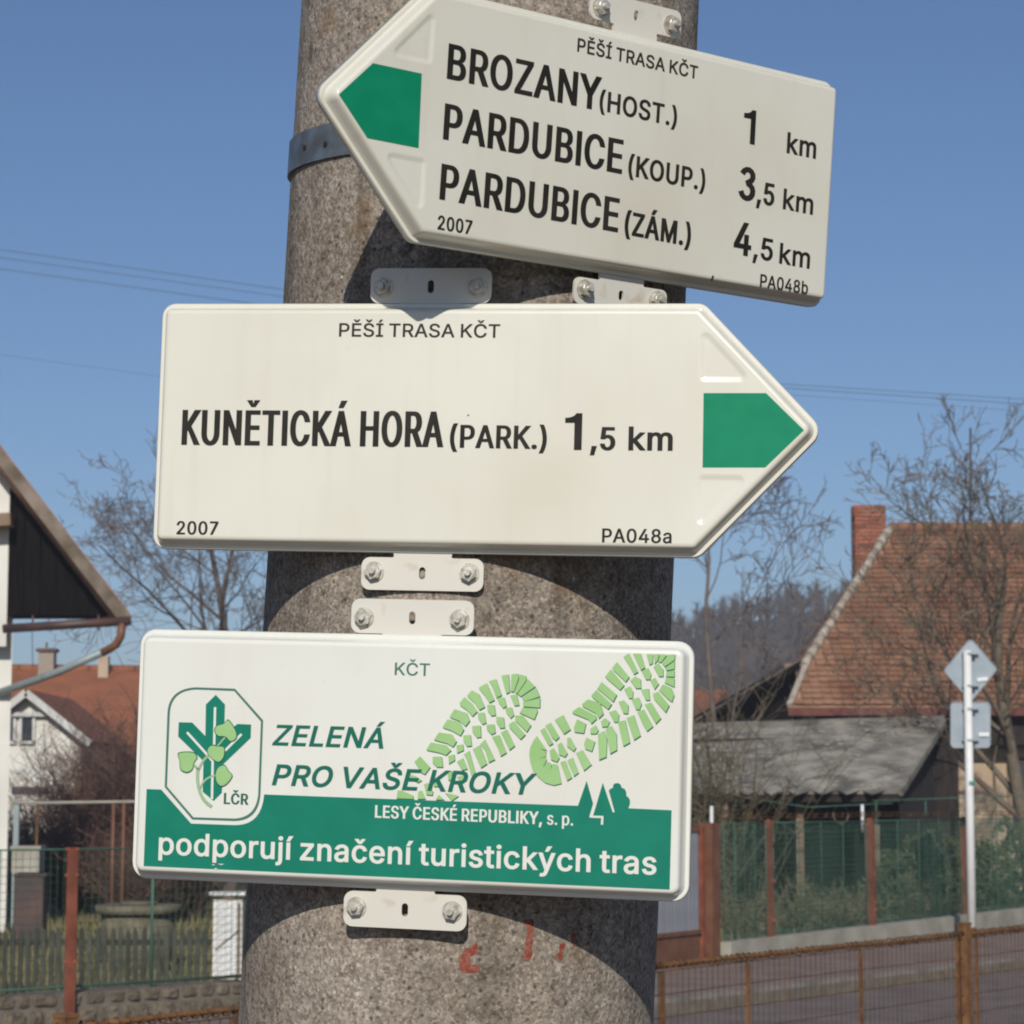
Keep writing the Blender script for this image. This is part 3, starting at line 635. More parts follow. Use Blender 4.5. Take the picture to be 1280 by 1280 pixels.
# --- middle arrow
S2.poly([(879.5, 491.4), (957.6, 491.4), (1005, 537.7), (956.6, 584.3), (878.2, 584.3)], 'green_arrowhead', M_GREEN)
T = S2.text
T('PĚŠÍ TRASA KČT', (423.7, 420.6), (624.9, 422.2), 403.9, 0.186, 0.135, M_INKSOFT)
T('KUNĚTICKÁ HORA', (226.7, 556), (553.8, 559), 512.3, 0.165, .125)
T('(PARK.)', (562, 559.5), (683.3, 561.5), 530.8, 0.196, 0.135)
T('1', (705.6, 562.3), (727, 562.5), 516.4, 0.210, .15)
T(',5', (737.8, 562.5), (769, 563), 533.5, 0.216, 0.145)
T('km', (785.3, 563), (840.8, 563.5), 532, 0.206, 0.145, ref='k')
T('2007', (220.6, 667.9), (272.7, 668.5), 651.3, 0.196, 0.135)
T('PA048a', (752.5, 677.8), (839.5, 679), 660.5, 0.186, 0.135)
bracket(S2, [(465, 336), (616, 337), (614, 384), (463, 382)], 1)
bracket(S2, [(453, 692), (606, 696), (604, 740), (452, 735)], -1)
# --- lowest sign
f3 = lambda s, ox, oy, P: [(ox + x / s, oy + y / s) for x, y in P]
def curve(P, n=6):
    """smooth closed curve through pixel points"""
    out = []; m = len(P)
    for i in range(m):
        a, b, c, d = (Vector(P[(i + k) % m]) for k in (-1, 0, 1, 2))
        for j in range(n):
            t = j / n; out.append(tuple(.5 * ((2 * b) + (-a + c) * t + (2 * a - 5 * b + 4 * c - d) * t * t + (-a + 3 * b - 3 * c + d) * t ** 3)))
    return out
def arcpx(p0, p1, p2, n=8):
    return [((1 - t) ** 2 * p0[0] + 2 * t * (1 - t) * p1[0] + t * t * p2[0], (1 - t) ** 2 * p0[1] + 2 * t * (1 - t) * p1[1] + t * t * p2[1]) for t in (k / n for k in range(n + 1))]
# green band with the notch for the badge and the three little trees on its edge
band = [(183.4, 986.3), (201.6, 986.9), (239, 1029.4)] + [(290.6, 1031.2)] + arcpx((297, 1031.2), (327, 1030), (330.3, 993)) + [(512.8, 999.7), (722.5, 1007.2), (733.4, 976), (741.5, 1004.5), (737, 1019.5), (737, 1022), (751.5, 1022.6), (751, 1030.8), (754, 1030.8), (754.5, 1019.6), (741.5, 1019.2), (753.6, 978.5), (766, 1015.5), (768.5, 1015)] + \
       [(761, 988), (764, 985.5), (766.3, 984.5)] + arcpx((766.3, 984), (766, 979), (771.5, 978.8), 5) + arcpx((772, 978.8), (776.5, 979.5), (777, 984.5), 5) + arcpx((778, 985), (783.5, 986), (783, 994.5), 6) + arcpx((784, 995.5), (790.5, 1000), (785.5, 1010.3), 6) + [(839.6, 1012.8), (837.2, 1111.9), (179.7, 1082.5)]
S3.poly(band, 'green_band', M_PGREEN)
T = S3.text
T('KČT', (493.4, 843.6), (537.2, 845), 828, 0.176, 0.125, M_KCT)
T('ZELENÁ', (340, 931.6), (485, 936), 905.6, 0.211, 0.155, M_INKGREEN, shear=.24)
T('PRO VAŠE KROKY', (340, 981), (670, 993.5), 955, 0.211, 0.155, M_INKGREEN, shear=.24, lift=.0009)
T('LESY ČESKÉ REPUBLIKY,', (468.8, 1022), (677.5, 1030.5), 1006.3, 0.190, .14, M_WPRINT, lift=.0007)
T('s. p.', (683.8, 1030.7), (716.6, 1032), 1018.6, 0.216, 0.165, M_WPRINT, ref='x', lift=.0007)
T('podporují značení turistických tras', (198.4, 1068), (820.6, 1093.6), 1046.6, .245, .20, M_WPRINT, ref='x', lift=.0007)
T('LČR', (279.7, 1004.8), (310.3, 1006), 991, .22, .14, M_DKPRINT)
# badge: frame line, three pronged mark, leaves and stems  (crop scale 6.92)
g = lambda P: f3(6.921, 195, 850, P)
frame_o = g(arcpx((100, 300), (105, 75), (345, 63), 10) + [(685, 75), (928, 348)] + arcpx((905, 985), (890, 1215), (680, 1218), 10) + [(315, 1205), (77, 925)])
frame_i = g(arcpx((120, 300), (125, 90), (345, 80), 10) + [(678, 93), (909, 357)] + arcpx((886, 985), (868, 1190), (680, 1198), 10) + [(325, 1187), (96, 920)])
S3.poly(frame_o, 'badge_frame', M_KCT, .0005, [frame_i[::-1]])
prong = g([(518, 128), (598, 212), (590, 470), (706, 380), (824, 385), (820, 500), (585, 725), (570, 975), (500, 1045), (405, 965), (412, 700), (193, 488), (198, 365), (315, 368), (428, 485), (433, 212)])
S3.poly(prong, 'badge_mark', M_PGREEN, .0004)
def stroke(P, w, mt, lift, nm='badge_vein'):
    P = [Vector(p) for p in P]; l, r = [], []
    for i, p in enumerate(P):
        d = (P[min(i + 1, len(P) - 1)] - P[max(i - 1, 0)]).normalized(); n = Vector((-d.y, d.x)) * w / 2; l.append(tuple(p + n)); r.append(tuple(p - n))
    return S3.poly(l + r[::-1], nm, mt, lift)
for P in ([(513, 235), (505, 560)], [(270, 452), (440, 640), (492, 705), (486, 1030)], [(742, 468), (600, 610)]): stroke(g(P), 3.0, M_WPRINT, .0006)
for P, w in ((arcpx((485, 1095), (340, 1010), (365, 760), 8), 4), ([(365, 770), (345, 745), (318, 725)], 3), (arcpx((370, 780), (395, 700), (460, 650), 6), 3), (arcpx((385, 940), (410, 840), (530, 822), 6), 2.4), ([(535, 570), (600, 495)], 2)):
    stroke(g(P), w, M_STEM, .0008, 'badge_stem')
leaves = [[(630, 350), (690, 440), (695, 500), (650, 528), (605, 488), (545, 482), (515, 445), (530, 400), (590, 380)],
          [(590, 585), (588, 660), (550, 705), (505, 690), (460, 650), (452, 600), (485, 568), (535, 575)],
          [(203, 635), (320, 628), (355, 670), (330, 715), (315, 770), (270, 795), (220, 770), (212, 700)],
          [(660, 828), (620, 890), (570, 915), (530, 880), (522, 810), (545, 758), (595, 740), (630, 790)]]
for P in leaves:
    q = curve(g(P), 4); c = sum((Vector(p) for p in q), Vector((0, 0))) / len(q)
    S3.poly([tuple(c + (Vector(p) - c) * 1.09) for p in q], 'badge_leaf_edge', M_DKPRINT, .0010)
    S3.poly(q, 'badge_leaf', M_LIGHTGREEN, .0012)
# boot prints
FA = [[(180, 780), (225, 735), (308, 825), (265, 885), (235, 870)], [(325, 740), (400, 740), (410, 825), (360, 825), (325, 790)], [(275, 680), (310, 625), (440, 650), (475, 690), (435, 730), (380, 710), (280, 690)],
 [(335, 605), (375, 545), (480, 560), (520, 620), (490, 665), (440, 635), (345, 610)], [(405, 500), (445, 440), (540, 460), (578, 525), (550, 575), (480, 535), (410, 510)], [(460, 420), (500, 358), (600, 390), (625, 455), (590, 500), (540, 455), (470, 430)],
 [(540, 310), (580, 262), (640, 310), (685, 380), (645, 420), (600, 370), (545, 330)], [(600, 250), (640, 207), (700, 240), (745, 345), (700, 370), (660, 310), (608, 262)], [(695, 185), (760, 150), (822, 290), (780, 312), (740, 250), (698, 200)],
 [(775, 135), (835, 118), (880, 250), (835, 272), (810, 200)], [(875, 90), (935, 80), (945, 225), (915, 240), (895, 170)], [(955, 80), (1010, 75), (1015, 110), (975, 225), (950, 220)], [(1018, 80), (1075, 95), (1075, 130), (1000, 240), (985, 225), (1018, 120)],
 [(1085, 115), (1150, 180), (1030, 262), (1005, 240), (1075, 140)], [(1155, 190), (1185, 260), (1060, 300), (1040, 270)], [(1187, 270), (1185, 350), (1050, 340), (1045, 305)], [(1045, 347), (1165, 358), (1165, 385), (1140, 445), (1020, 390)],
 [(985, 410), (1050, 410), (1115, 490), (1080, 545), (985, 455)], [(935, 480), (975, 455), (1070, 565), (1030, 605), (940, 510)], [(870, 545), (920, 520), (985, 655), (940, 690)], [(800, 580), (860, 565), (918, 710), (870, 740), (850, 680)],
 [(705, 640), (745, 600), (825, 765), (775, 790), (745, 690)], [(645, 680), (705, 645), (762, 800), (712, 832)], [(575, 720), (620, 690), (668, 870), (640, 905), (600, 770)], [(520, 780), (570, 750), (605, 840), (560, 850)],
 [(760, 325), (820, 325), (832, 410), (795, 415), (765, 375)], [(840, 270), (900, 265), (918, 335), (890, 355), (855, 310)], [(905, 350), (960, 345), (978, 410), (950, 435), (915, 390)], [(945, 250), (1000, 240), (1020, 330), (980, 335)],
 [(685, 390), (740, 385), (755, 470), (725, 485), (690, 435)], [(835, 420), (895, 425), (905, 510), (865, 515), (835, 465)], [(755, 485), (820, 480), (830, 550), (795, 565), (760, 525)], [(640, 495), (710, 490), (715, 585), (680, 590), (645, 545)],
 [(570, 570), (630, 565), (640, 655), (600, 660), (572, 620)], [(515, 650), (570, 640), (575, 690), (520, 715)], [(450, 735), (500, 720), (505, 770), (455, 800)],
 [(35, 1075), (45, 1010), (75, 1010), (170, 1050), (175, 1080)], [(205, 1080), (210, 1020), (240, 1010), (270, 1080)], [(255, 960), (290, 950), (330, 1020), (325, 1050), (275, 1045)], [(425, 1030), (480, 1040), (535, 1055), (480, 1095)],
 [(350, 1085), (375, 1045), (420, 1085)], [(445, 870), (480, 850), (480, 930), (450, 930)], [(520, 900), (570, 890), (600, 930), (540, 935)], [(140, 880), (200, 900), (240, 930), (210, 950), (140, 910)], [(330, 940), (380, 950), (370, 980), (335, 980)]]
FB = [[(795, 100), (840, 70), (915, 225), (880, 245), (840, 170)], [(870, 75), (935, 75), (970, 190), (935, 210)], [(980, 80), (1035, 80), (1030, 155), (1003, 168)], [(1042, 80), (1085, 80), (1070, 130), (1045, 160)], [(1092, 80), (1145, 85), (1095, 150), (1072, 140)],
 [(1152, 85), (1210, 82), (1208, 126), (1125, 182), (1105, 155)], [(1208, 135), (1205, 200), (1140, 213), (1128, 190)], [(1205, 208), (1205, 263), (1135, 260), (1140, 222)], [(1205, 272), (1203, 345), (1125, 310), (1135, 270)],
 [(705, 190), (745, 140), (845, 265), (815, 305), (715, 210)], [(648, 260), (695, 200), (805, 330), (770, 370), (665, 280)], [(585, 355), (620, 300), (745, 405), (715, 465), (605, 370)], [(538, 410), (580, 364), (705, 480), (675, 525), (550, 430)],
 [(462, 480), (510, 440), (610, 470), (638, 560), (600, 598), (575, 555), (470, 500)], [(385, 540), (440, 500), (575, 570), (582, 600), (540, 640), (515, 605), (390, 555)], [(398, 670), (425, 600), (498, 635), (480, 715), (405, 705)],
 [(245, 605), (315, 565), (375, 685), (320, 722), (255, 620)], [(170, 650), (215, 625), (285, 745), (255, 775), (225, 750)], [(130, 690), (165, 665), (235, 795), (205, 815), (185, 790)],
 [(105, 735), (75, 775), (50, 830), (43, 880), (50, 940), (70, 1010), (110, 1060), (170, 1110), (240, 1130), (300, 1115), (270, 965), (232, 958), (215, 1005), (222, 960), (190, 940), (150, 990), (182, 925), (175, 905), (110, 918), (175, 900), (176, 862), (180, 858), (120, 838), (183, 848)],
 [(290, 945), (330, 930), (385, 1070), (345, 1095)], [(345, 930), (390, 905), (438, 1030), (400, 1060)], [(415, 870), (470, 845), (542, 965), (480, 1015)],
 [(205, 850), (240, 830), (285, 910), (265, 945), (215, 925)], [(270, 800), (300, 785), (350, 875), (330, 905), (280, 885)], [(345, 750), (370, 745), (418, 830), (400, 860), (345, 820)], [(480, 800), (500, 745), (570, 780), (545, 860), (490, 840)],
 [(590, 720), (640, 690), (665, 760), (660, 905), (600, 930)], [(650, 680), (700, 650), (742, 720), (745, 850), (690, 880)], [(750, 620), (810, 605), (850, 790), (795, 820)], [(820, 590), (880, 565), (935, 735), (880, 770)],
 [(905, 540), (960, 520), (1035, 660), (985, 700), (950, 640)], [(965, 480), (1020, 465), (1098, 595), (1055, 640)], [(1030, 395), (1075, 380), (1165, 490), (1135, 550), (1040, 440)], [(1080, 370), (1110, 320), (1180, 350), (1203, 410), (1185, 465), (1150, 440)],
 [(850, 290), (890, 258), (935, 280), (938, 355), (895, 355)], [(940, 215), (995, 190), (1018, 240), (1010, 285), (975, 285)], [(1035, 180), (1075, 150), (1115, 200), (1115, 260), (1080, 260)], [(1010, 290), (1050, 268), (1080, 320), (1045, 365)],
 [(935, 365), (1000, 355), (1008, 450), (975, 450)], [(800, 360), (850, 335), (875, 380), (870, 435), (840, 435)], [(860, 440), (920, 425), (943, 480), (925, 525), (895, 525)], [(755, 460), (800, 448), (838, 490), (832, 558), (795, 555)],
 [(680, 545), (735, 525), (762, 565), (755, 625), (722, 625)], [(615, 620), (650, 590), (688, 620), (670, 660), (625, 665)], [(530, 680), (575, 645), (598, 690), (580, 718), (532, 718)]]
def shrink(p, k): c = sum((Vector(q) for q in p), Vector((0, 0))) / len(p); return [tuple(c + (Vector(q) - c) * k) for q in p]
for FL, (ox, oy) in ((FA, (490, 830)), (FB, (655, 805))):
    A = [f3(6.4, ox, oy, p) for p in FL]
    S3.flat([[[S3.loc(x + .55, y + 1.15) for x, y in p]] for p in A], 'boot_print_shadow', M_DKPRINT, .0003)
    S3.flat([[[S3.loc(x, y) for x, y in (p if len(p) > 12 else shrink(p, .97))]] for p in A], 'boot_print', M_LIGHTGREEN, .0005)
bracket(S3, [(441, 748), (594, 753), (592, 799), (439, 794)], 1)
# chips, smears and a rust run
for P in ([(264, 1081), (268, 1080.2), (269, 1081.6)], [(272, 1079.5), (281, 1080), (277, 1081.2)], [(268, 1085), (273, 1085.6), (270, 1087)]): S3.poly(P, 'scuff', M_WPRINT, .0008)
S1.poly([(890, 344), (892, 345), (889.5, 352), (888, 350)], 'scratch', M_INK, .0006)
S2.poly([(584.5, 518), (586.5, 518.5), (586, 520), (584.5, 519.6)], 'speck', M_INK, .0006)
M_RSTAIN = mat('rust_stain', (.45, .24, .08), .7, (.56, .46, .33), scale=120, lo=.4, hi=.6)
S3.poly([(578, 753), (586, 753.5), (588, 757), (584, 764), (581, 767), (578, 761), (574, 757)], 'rust_stain', M_RSTAIN, -.0137)
bracket(S3, [(431, 1109), (585, 1115), (583, 1162), (430, 1157)], -1)

# ================================================================ the street and its surroundings
M_GRASS = mat('winter_grass', (.085, .078, .035), .95, (.15, .12, .065), scale=1.4, detail=10, lo=.38, hi=.66, bump=.03, bscale=25, spec=.1)
M_ROAD = mat('old_asphalt', (.13, .108, .102), .85, (.185, .158, .145), scale=2.2, detail=10, lo=.35, hi=.68, bump=.006, bscale=70, spec=.25)
M_PAVE = mat('pavement', (.17, .125, .108), .85, (.235, .18, .155), scale=3, detail=9, bump=.006, bscale=60, spec=.25)
M_KERB = mat('kerb_stone', (.15, .135, .12), .85, (.23, .21, .18), scale=6, bump=.006)
M_PLINTH = mat('plinth_concrete', (.27, .25, .20), .9, (.38, .36, .30), scale=3, detail=8, bump=.008, bscale=30)
M_WELL = mat('mossy_concrete', (.10, .088, .055), .95, (.17, .145, .10), scale=7, detail=9, bump=.01, bscale=25)
M_STONE = mat('wall_stone', (.10, .082, .06), .95, (.185, .155, .115), scale=11, detail=10, bump=.02, bscale=30, rnd=.18, spec=.1, coords='World')
M_MORTAR = mat('wall_mortar', (.12, .10, .08), .95, (.17, .15, .12), scale=9, bump=.006)
M_RUST = mat('rusty_steel', (.105, .05, .024), .9, (.20, .10, .042), scale=22, detail=8, bump=.002, bscale=70, spec=.2)
M_RUSTWIRE = mat('rusty_wire', (.085, .045, .022), .9, (.16, .09, .045), scale=9, spec=.15)
M_REDPOST = mat('red_oxide_paint', (.14, .04, .022), .8, (.24, .075, .042), scale=6, detail=8, bump=.002, bscale=50)
M_BROWN = mat('brown_gate_paint', (.125, .05, .025), .6, (.17, .08, .045), scale=8, bump=.001)
M_GREENWIRE = mat('green_coated_wire', (.05, .115, .08), .6, (.07, .15, .105), scale=3, spec=.3)
M_SHADECLOTH = mat('green_netting', (.10, .17, .13), .8)
M_PALISADE = mat('grey_picket_wood', (.036, .038, .028), .9, (.065, .062, .045), scale=8, rnd=.3, bump=.002, bscale=40, coords='World')
M_WHITEPOST = mat('white_post_paint', (.68, .68, .66), .45, (.56, .56, .53), scale=7, lo=.5, hi=.8, bump=.0004)
M_GALV = mat('galvanised_plate', (.24, .285, .32), .5, (.30, .34, .37), scale=5, metal=.35, spec=.4)
M_CORR = mat('grey_slat_paint', (.30, .31, .35), .5, (.23, .24, .27), scale=4, metal=.25)
M_TILE = mat('clay_tile', (.20, .092, .050), .9, (.31, .17, .10), scale=1.6, detail=11, rnd=.11, bump=.004, bscale=45, lo=.38, hi=.7, coords='World')
M_TILEB = mat('clay_tile_old', (.20, .10, .06), .9, (.31, .18, .115), scale=5, detail=8, rnd=.2, bump=.004, bscale=45, coords='World')
M_FARTILE = mat('orange_clay_tile', (.26, .095, .045), .9, (.19, .075, .04), scale=1.6, detail=9, rnd=.15, bump=.02, bscale=14, coords='World')
M_BRICK = mat('chimney_brick', (.21, .062, .032), .9, (.31, .125, .08), scale=14, detail=8, rnd=.25, bump=.004, bscale=60, coords='World')
M_BMORTAR = mat('brick_mortar', (.33, .28, .23), .95, (.25, .2, .16), scale=20, coords='World')
M_RIDGE = mat('verge_mortar', (.40, .35, .29), .9, (.27, .22, .17), scale=6, detail=8, bump=.01, coords='World')
M_FASCIA = mat('red_eaves_board', (.10, .026, .018), .7, (.14, .045, .03), scale=5)
M_TAN = mat('tan_render', (.36, .265, .175), .95, (.44, .34, .24), scale=2, detail=9, bump=.006, bscale=30)
M_DARKWOOD = mat('dark_timber', (.013, .010, .008), .9, (.03, .022, .017), scale=3, stretch=(8, 8, 1), bump=.004)
M_BLACKWOOD = mat('near_black_timber', (.004, .0035, .0035), .95, (.009, .007, .006), scale=3, stretch=(8, 8, 1), bump=.003, spec=.1)  # near black tone for the barn and the left gable triangle
M_BARGE = mat('mossy_barge_board', (.10, .075, .05), .95, (.24, .19, .15), scale=3, detail=9, bump=.006, bscale=20)
M_TIMBER = mat('weathered_timber', (.17, .11, .07), .85, (.27, .19, .13), scale=5, detail=8, bump=.004, bscale=30)
M_ETERNIT = mat('asbestos_shingle', (.105, .095, .08), .95, (.30, .275, .235), scale=2.6, detail=12, rnd=.12, bump=.006, bscale=30, coords='World')
M_LICHEN = mat('lichen', (.45, .43, .35), .95, (.36, .34, .26), scale=10)
M_HOUSE = mat('white_render', (.68, .66, .60), .9, (.58, .56, .50), scale=1.5, detail=8, bump=.003, bscale=30)
M_WHITEWOOD = mat('white_boards', (.58, .57, .54), .8, (.44, .43, .40), scale=5)
M_GLASS = mat('window_glass', (.03, .04, .05), .12, spec=.6)
M_COPPER = mat('brown_gutter', (.15, .055, .03), .5, (.20, .09, .05), scale=9)
M_GUTTER = mat('dark_gutter', (.045, .03, .03), .5, (.09, .045, .035), scale=4)
M_PIPE = mat('zinc_pipe', (.22, .27, .28), .5, (.28, .32, .32), scale=6, metal=.2)
M_BARK = mat('walnut_bark', (.10, .078, .055), .95, (.17, .14, .10), scale=5, detail=6)
M_BARK2 = mat('grey_bark', (.10, .075, .065), .95, (.15, .12, .10), scale=4)
M_TWIGRED = mat('red_brown_twigs', (.10, .055, .038), .95, (.16, .09, .065), scale=1.2)
M_TWIGOLIVE = mat('olive_twigs', (.10, .08, .045), .95, (.15, .125, .075), scale=1.5)
M_WOOD = mat('bare_wood_far', (.085, .068, .052), 1, (.055, .045, .036), scale=.05, detail=4, spec=.05)
M_HILL = mat('wooded_hillside', (.055, .045, .034), 1, (.095, .075, .058), scale=.06, detail=9, bump=.6, bscale=.5, spec=.05)
M_LEAF = mat('evergreen_leaves', (.055, .065, .028), .8, (.09, .10, .045), scale=2)
M_CABLE = mat('cable', (.05, .055, .07), .7)
M_STICKER = mat('white_sticker', (.66, .68, .68), .5)
M_TEAL = mat('teal_band', (.05, .28, .22), .5)

# ground: one big sheet that rises to wooded hills on the skyline
vs = []; fs = []
xs = [-2500, -1200, -600, -300, -150, -80, -40, -20, 0, 20, 40, 80, 150, 300, 600, 1200, 2500]
ys = [-600, -200, -60, -20, 0, 20, 40, 80, 120, 160, 200, 400, 800, 1600, 3000]
for y in ys:
    for x in xs: vs.append((x, y, 0))
for j in range(len(ys) - 1):
    for i in range(len(xs) - 1):
        a = j * len(xs) + i; fs.append((a, a + 1, a + 1 + len(xs), a + len(xs)))
me = bpy.data.meshes.new('ground'); me.from_pydata(vs, [], fs); me.materials.append(M_GRASS)
tag(link('ground', me), kind='structure')
# street frame: s along the street, t towards the camera from the garden fences
D0 = Vector((.6, .8, 0)); N0 = Vector((.8, -.6, 0)); O0 = Vector((2.05, 23.9, 0))
def st(s, t, z=0): return O0 + D0 * s + N0 * t + Vector((0, 0, z))
def strip(name, t0, t1, z, mt, s0=-60, s1=160, kind='structure', th=None):
    mb = MB(); n = 44
    if th is None:
        for k in range(n): a = s0 + (s1 - s0) * k / n; b = s0 + (s1 - s0) * (k + 1) / n; mb.add([st(a, t1, z), st(b, t1, z), st(b, t0, z), st(a, t0, z)], [(0, 1, 2, 3)])
    else: mb.slab([st(s0, t1, z), st(s1, t1, z), st(s1, t0, z), st(s0, t0, z)], th)
    return tag(mb.build(name, mt), kind=kind)
strip('pavement', -.35, 2.12, .10, M_PAVE, th=.10)
strip('road', 2.26, 7.3, .004, M_ROAD)
strip('verge_path', 7.5, 14.5, .008, M_PAVE)
kb = strip('kerb', 2.121, 2.259, .098, M_MORTAR, th=.095)
mb = MB(); mb.box((0, 0, 0), (.98, .136, .12)); kme = mb.mesh('kerb_stone', M_KERB)
rot = Matrix.Rotation(math.atan2(.8, .6), 4, 'Z')
for k in range(16):
    o = link('kerb_stone', kme, kb); o.matrix_world = Matrix.Translation(st(-9 + k * 1.0, 2.19, .0645 + .004 * random.random())) @ rot

# ---- wire grid between two points, lying on a vertical plane
def grid(a, b, z0, z1, pitch_h, pitch_v, r, mb=None, sag=0, jit=0):
    mb = mb or MB(); a = Vector(a); b = Vector(b); Ld = (b - a).length; n = int(Ld / pitch_h)
    for k in range(n + 1):
        p = a.lerp(b, k / n); j = random.uniform(-jit, jit)
        mb.tube([(p.x + j, p.y, z0), (p.x - j, p.y, z1)], r, 3, False, False)
    m = int((z1 - z0) / pitch_v)
    for k in range(m + 1):
        z = z0 + (z1 - z0) * k / m
        mb.tube([a.lerp(b, q / 6) + Vector((0, 0, z - sag * math.sin(math.pi * q / 6) + random.uniform(-jit, jit))) for q in range(7)], r * 1.001, 3, False, False)
    return mb

# ---- garden fence on the right, on its low concrete plinth
def fx(u): return 12.147 / (.594 - u)
def fpt(px): u = (px - 640) / F_PX; y = fx(u); return Vector((u * y, y, 0))
fr = empty('garden_fence', fpt(898), 'green wire mesh fence with red iron posts on a low concrete plinth, right', 'fence')
loc = fr.location.copy()
def rel(p): return Vector(p) - loc
A, B = fpt(898), fpt(1420)
d = (B - A).normalized(); nn = Vector((d.y, -d.x, 0))
mb = MB(); mb.slab([rel(A - nn * .11 + Vector((0, 0, .285))), rel(A + nn * .11 + Vector((0, 0, .285))), rel(B + nn * .11 + Vector((0, 0, .285))), rel(B - nn * .11 + Vector((0, 0, .285)))], .29)
mb.build('plinth', M_PLINTH, fr)
posts = [958, 1083, 1200, 1310]
for px in posts:
    p = rel(fpt(px) + nn * .0)
    mb = MB(); w = .09 if px == 1083 else .065
    mb.box(p + Vector((0, 0, .285 + .585)), (w, w, 1.17), Matrix.Rotation(.98, 3, 'Z'))
    mb.box(p + Vector((0, 0, 1.457)), (w * .6, w * .6, .012))
    for zz in (.45, .85, 1.25): mb.box(p + nn * .03 + Vector((0, 0, zz)), (.07, .02, .02))
    mb.build('post', M_REDPOST, fr)
stops = [898] + posts + [1420]
for i in range(len(stops) - 1):
    a, b = rel(fpt(stops[i] + 3)), rel(fpt(stops[i + 1] - 3))
    grid(a + nn * .05, b + nn * .05, .31, 1.42, .05, .05, .0023, jit=.003).build('mesh_panel', M_GREENWIRE, fr)
    grid(a - nn * .05, b - nn * .05, .29, 1.39, .052, .06, .0016, jit=.004).build('mesh_panel', M_SHADECLOTH, fr)
    mb = MB()
    for q in (0.02, .27, .5, .73, .98):
        c = a.lerp(b, q); mb.tube([c + Vector((0, 0, .29)), c + Vector((0, 0, 1.44))], .006, 5)
    for z in (.33, 1.43): mb.tube([a + Vector((0, 0, z)), b + Vector((0, 0, z))], .006, 5)
    mb.build('frame_rail', M_GREENWIRE, fr)
mb = MB()
for z in (1.49, 1.53):
    for i in range(len(stops) - 1):
        a, b = rel(fpt(stops[i])), rel(fpt(stops[i + 1])); mb.tube([a.lerp(b, q / 5) + Vector((0, 0, z - .015 * math.sin(math.pi * q / 5))) for q in range(6)], .004, 3, False)
for k in range(150):
    c = rel(A.lerp(B, random.random())); mb.tube([c + Vector((0, 0, 1.47)), c + Vector((.03, .02, 1.52))], .003, 3, False)
mb.build('top_wire', M_RUSTWIRE, fr)
for px, z0, z1, r, lab in ((898, 0, 1.60, .016, 'slim white pole at the gate end of the mesh fence'), (1084, 1.30, 1.61, .018, 'short white pole stub rising above the thick red fence post')):
    c = fpt(px + 1) + nn * (-.10)
    mb = MB(); mb.tube([(0, 0, z0), (0, 0, z1)], r, 10); o = mb.build('white_pole', M_WHITEPOST, None, c); tag(o, lab, 'pole', 'white poles along the fence')
# gate of corrugated sheet
g0, g1 = fpt(770), fpt(870); gt = empty('metal_gate', fpt(884), 'brown framed gate with narrow upright grey slats, left of the mesh fence', 'gate')
loc = gt.location.copy(); a, b = rel(g0), rel(g1)
mb = MB(); mb.box((0, 0, .88), (.044, .022, .96), Matrix.Rotation(.98, 3, 'Z')); slm = mb.mesh('slat', M_CORR)
n = int((b - a).length / .074)
for k in range(n): link('slat', slm, gt, a.lerp(b, (k + .5) / n) + nn * random.uniform(-.004, .004))
mb = MB(); mb.bar(a - nn * .03 + Vector((0, 0, .88)), b - nn * .03 + Vector((0, 0, .88)), .01, .94); mb.build('dark_backing', M_BROWN, gt)  # dark sheet added behind the slats so the gaps read dark
mb = MB(); mb.bar(a + Vector((0, 0, .24)), b + Vector((0, 0, .24)), .03, .34); mb.build('bottom_panel', M_BROWN, gt)
mb = MB(); mb.bar(a + Vector((0, 0, 1.385)), b + Vector((0, 0, 1.385)), .05, .05); mb.bar(a + nn * .02 + Vector((0, 0, .41)), b + nn * .02 + Vector((0, 0, .41)), .03, .04); mb.build('top_rail', M_BROWN, gt)
p = rel(fpt(884)); q = rel(fpt(874)); mb = MB(); mb.box(p + Vector((0, 0, .72)), (.15, .15, 1.44), Matrix.Rotation(.98, 3, 'Z')); mb.build('gate_post', M_BROWN, gt)
mb = MB(); mb.box(q + Vector((0, 0, .74)), (.06, .06, 1.30), Matrix.Rotation(.98, 3, 'Z')); mb.build('gate_stile', M_REDPOST, gt)

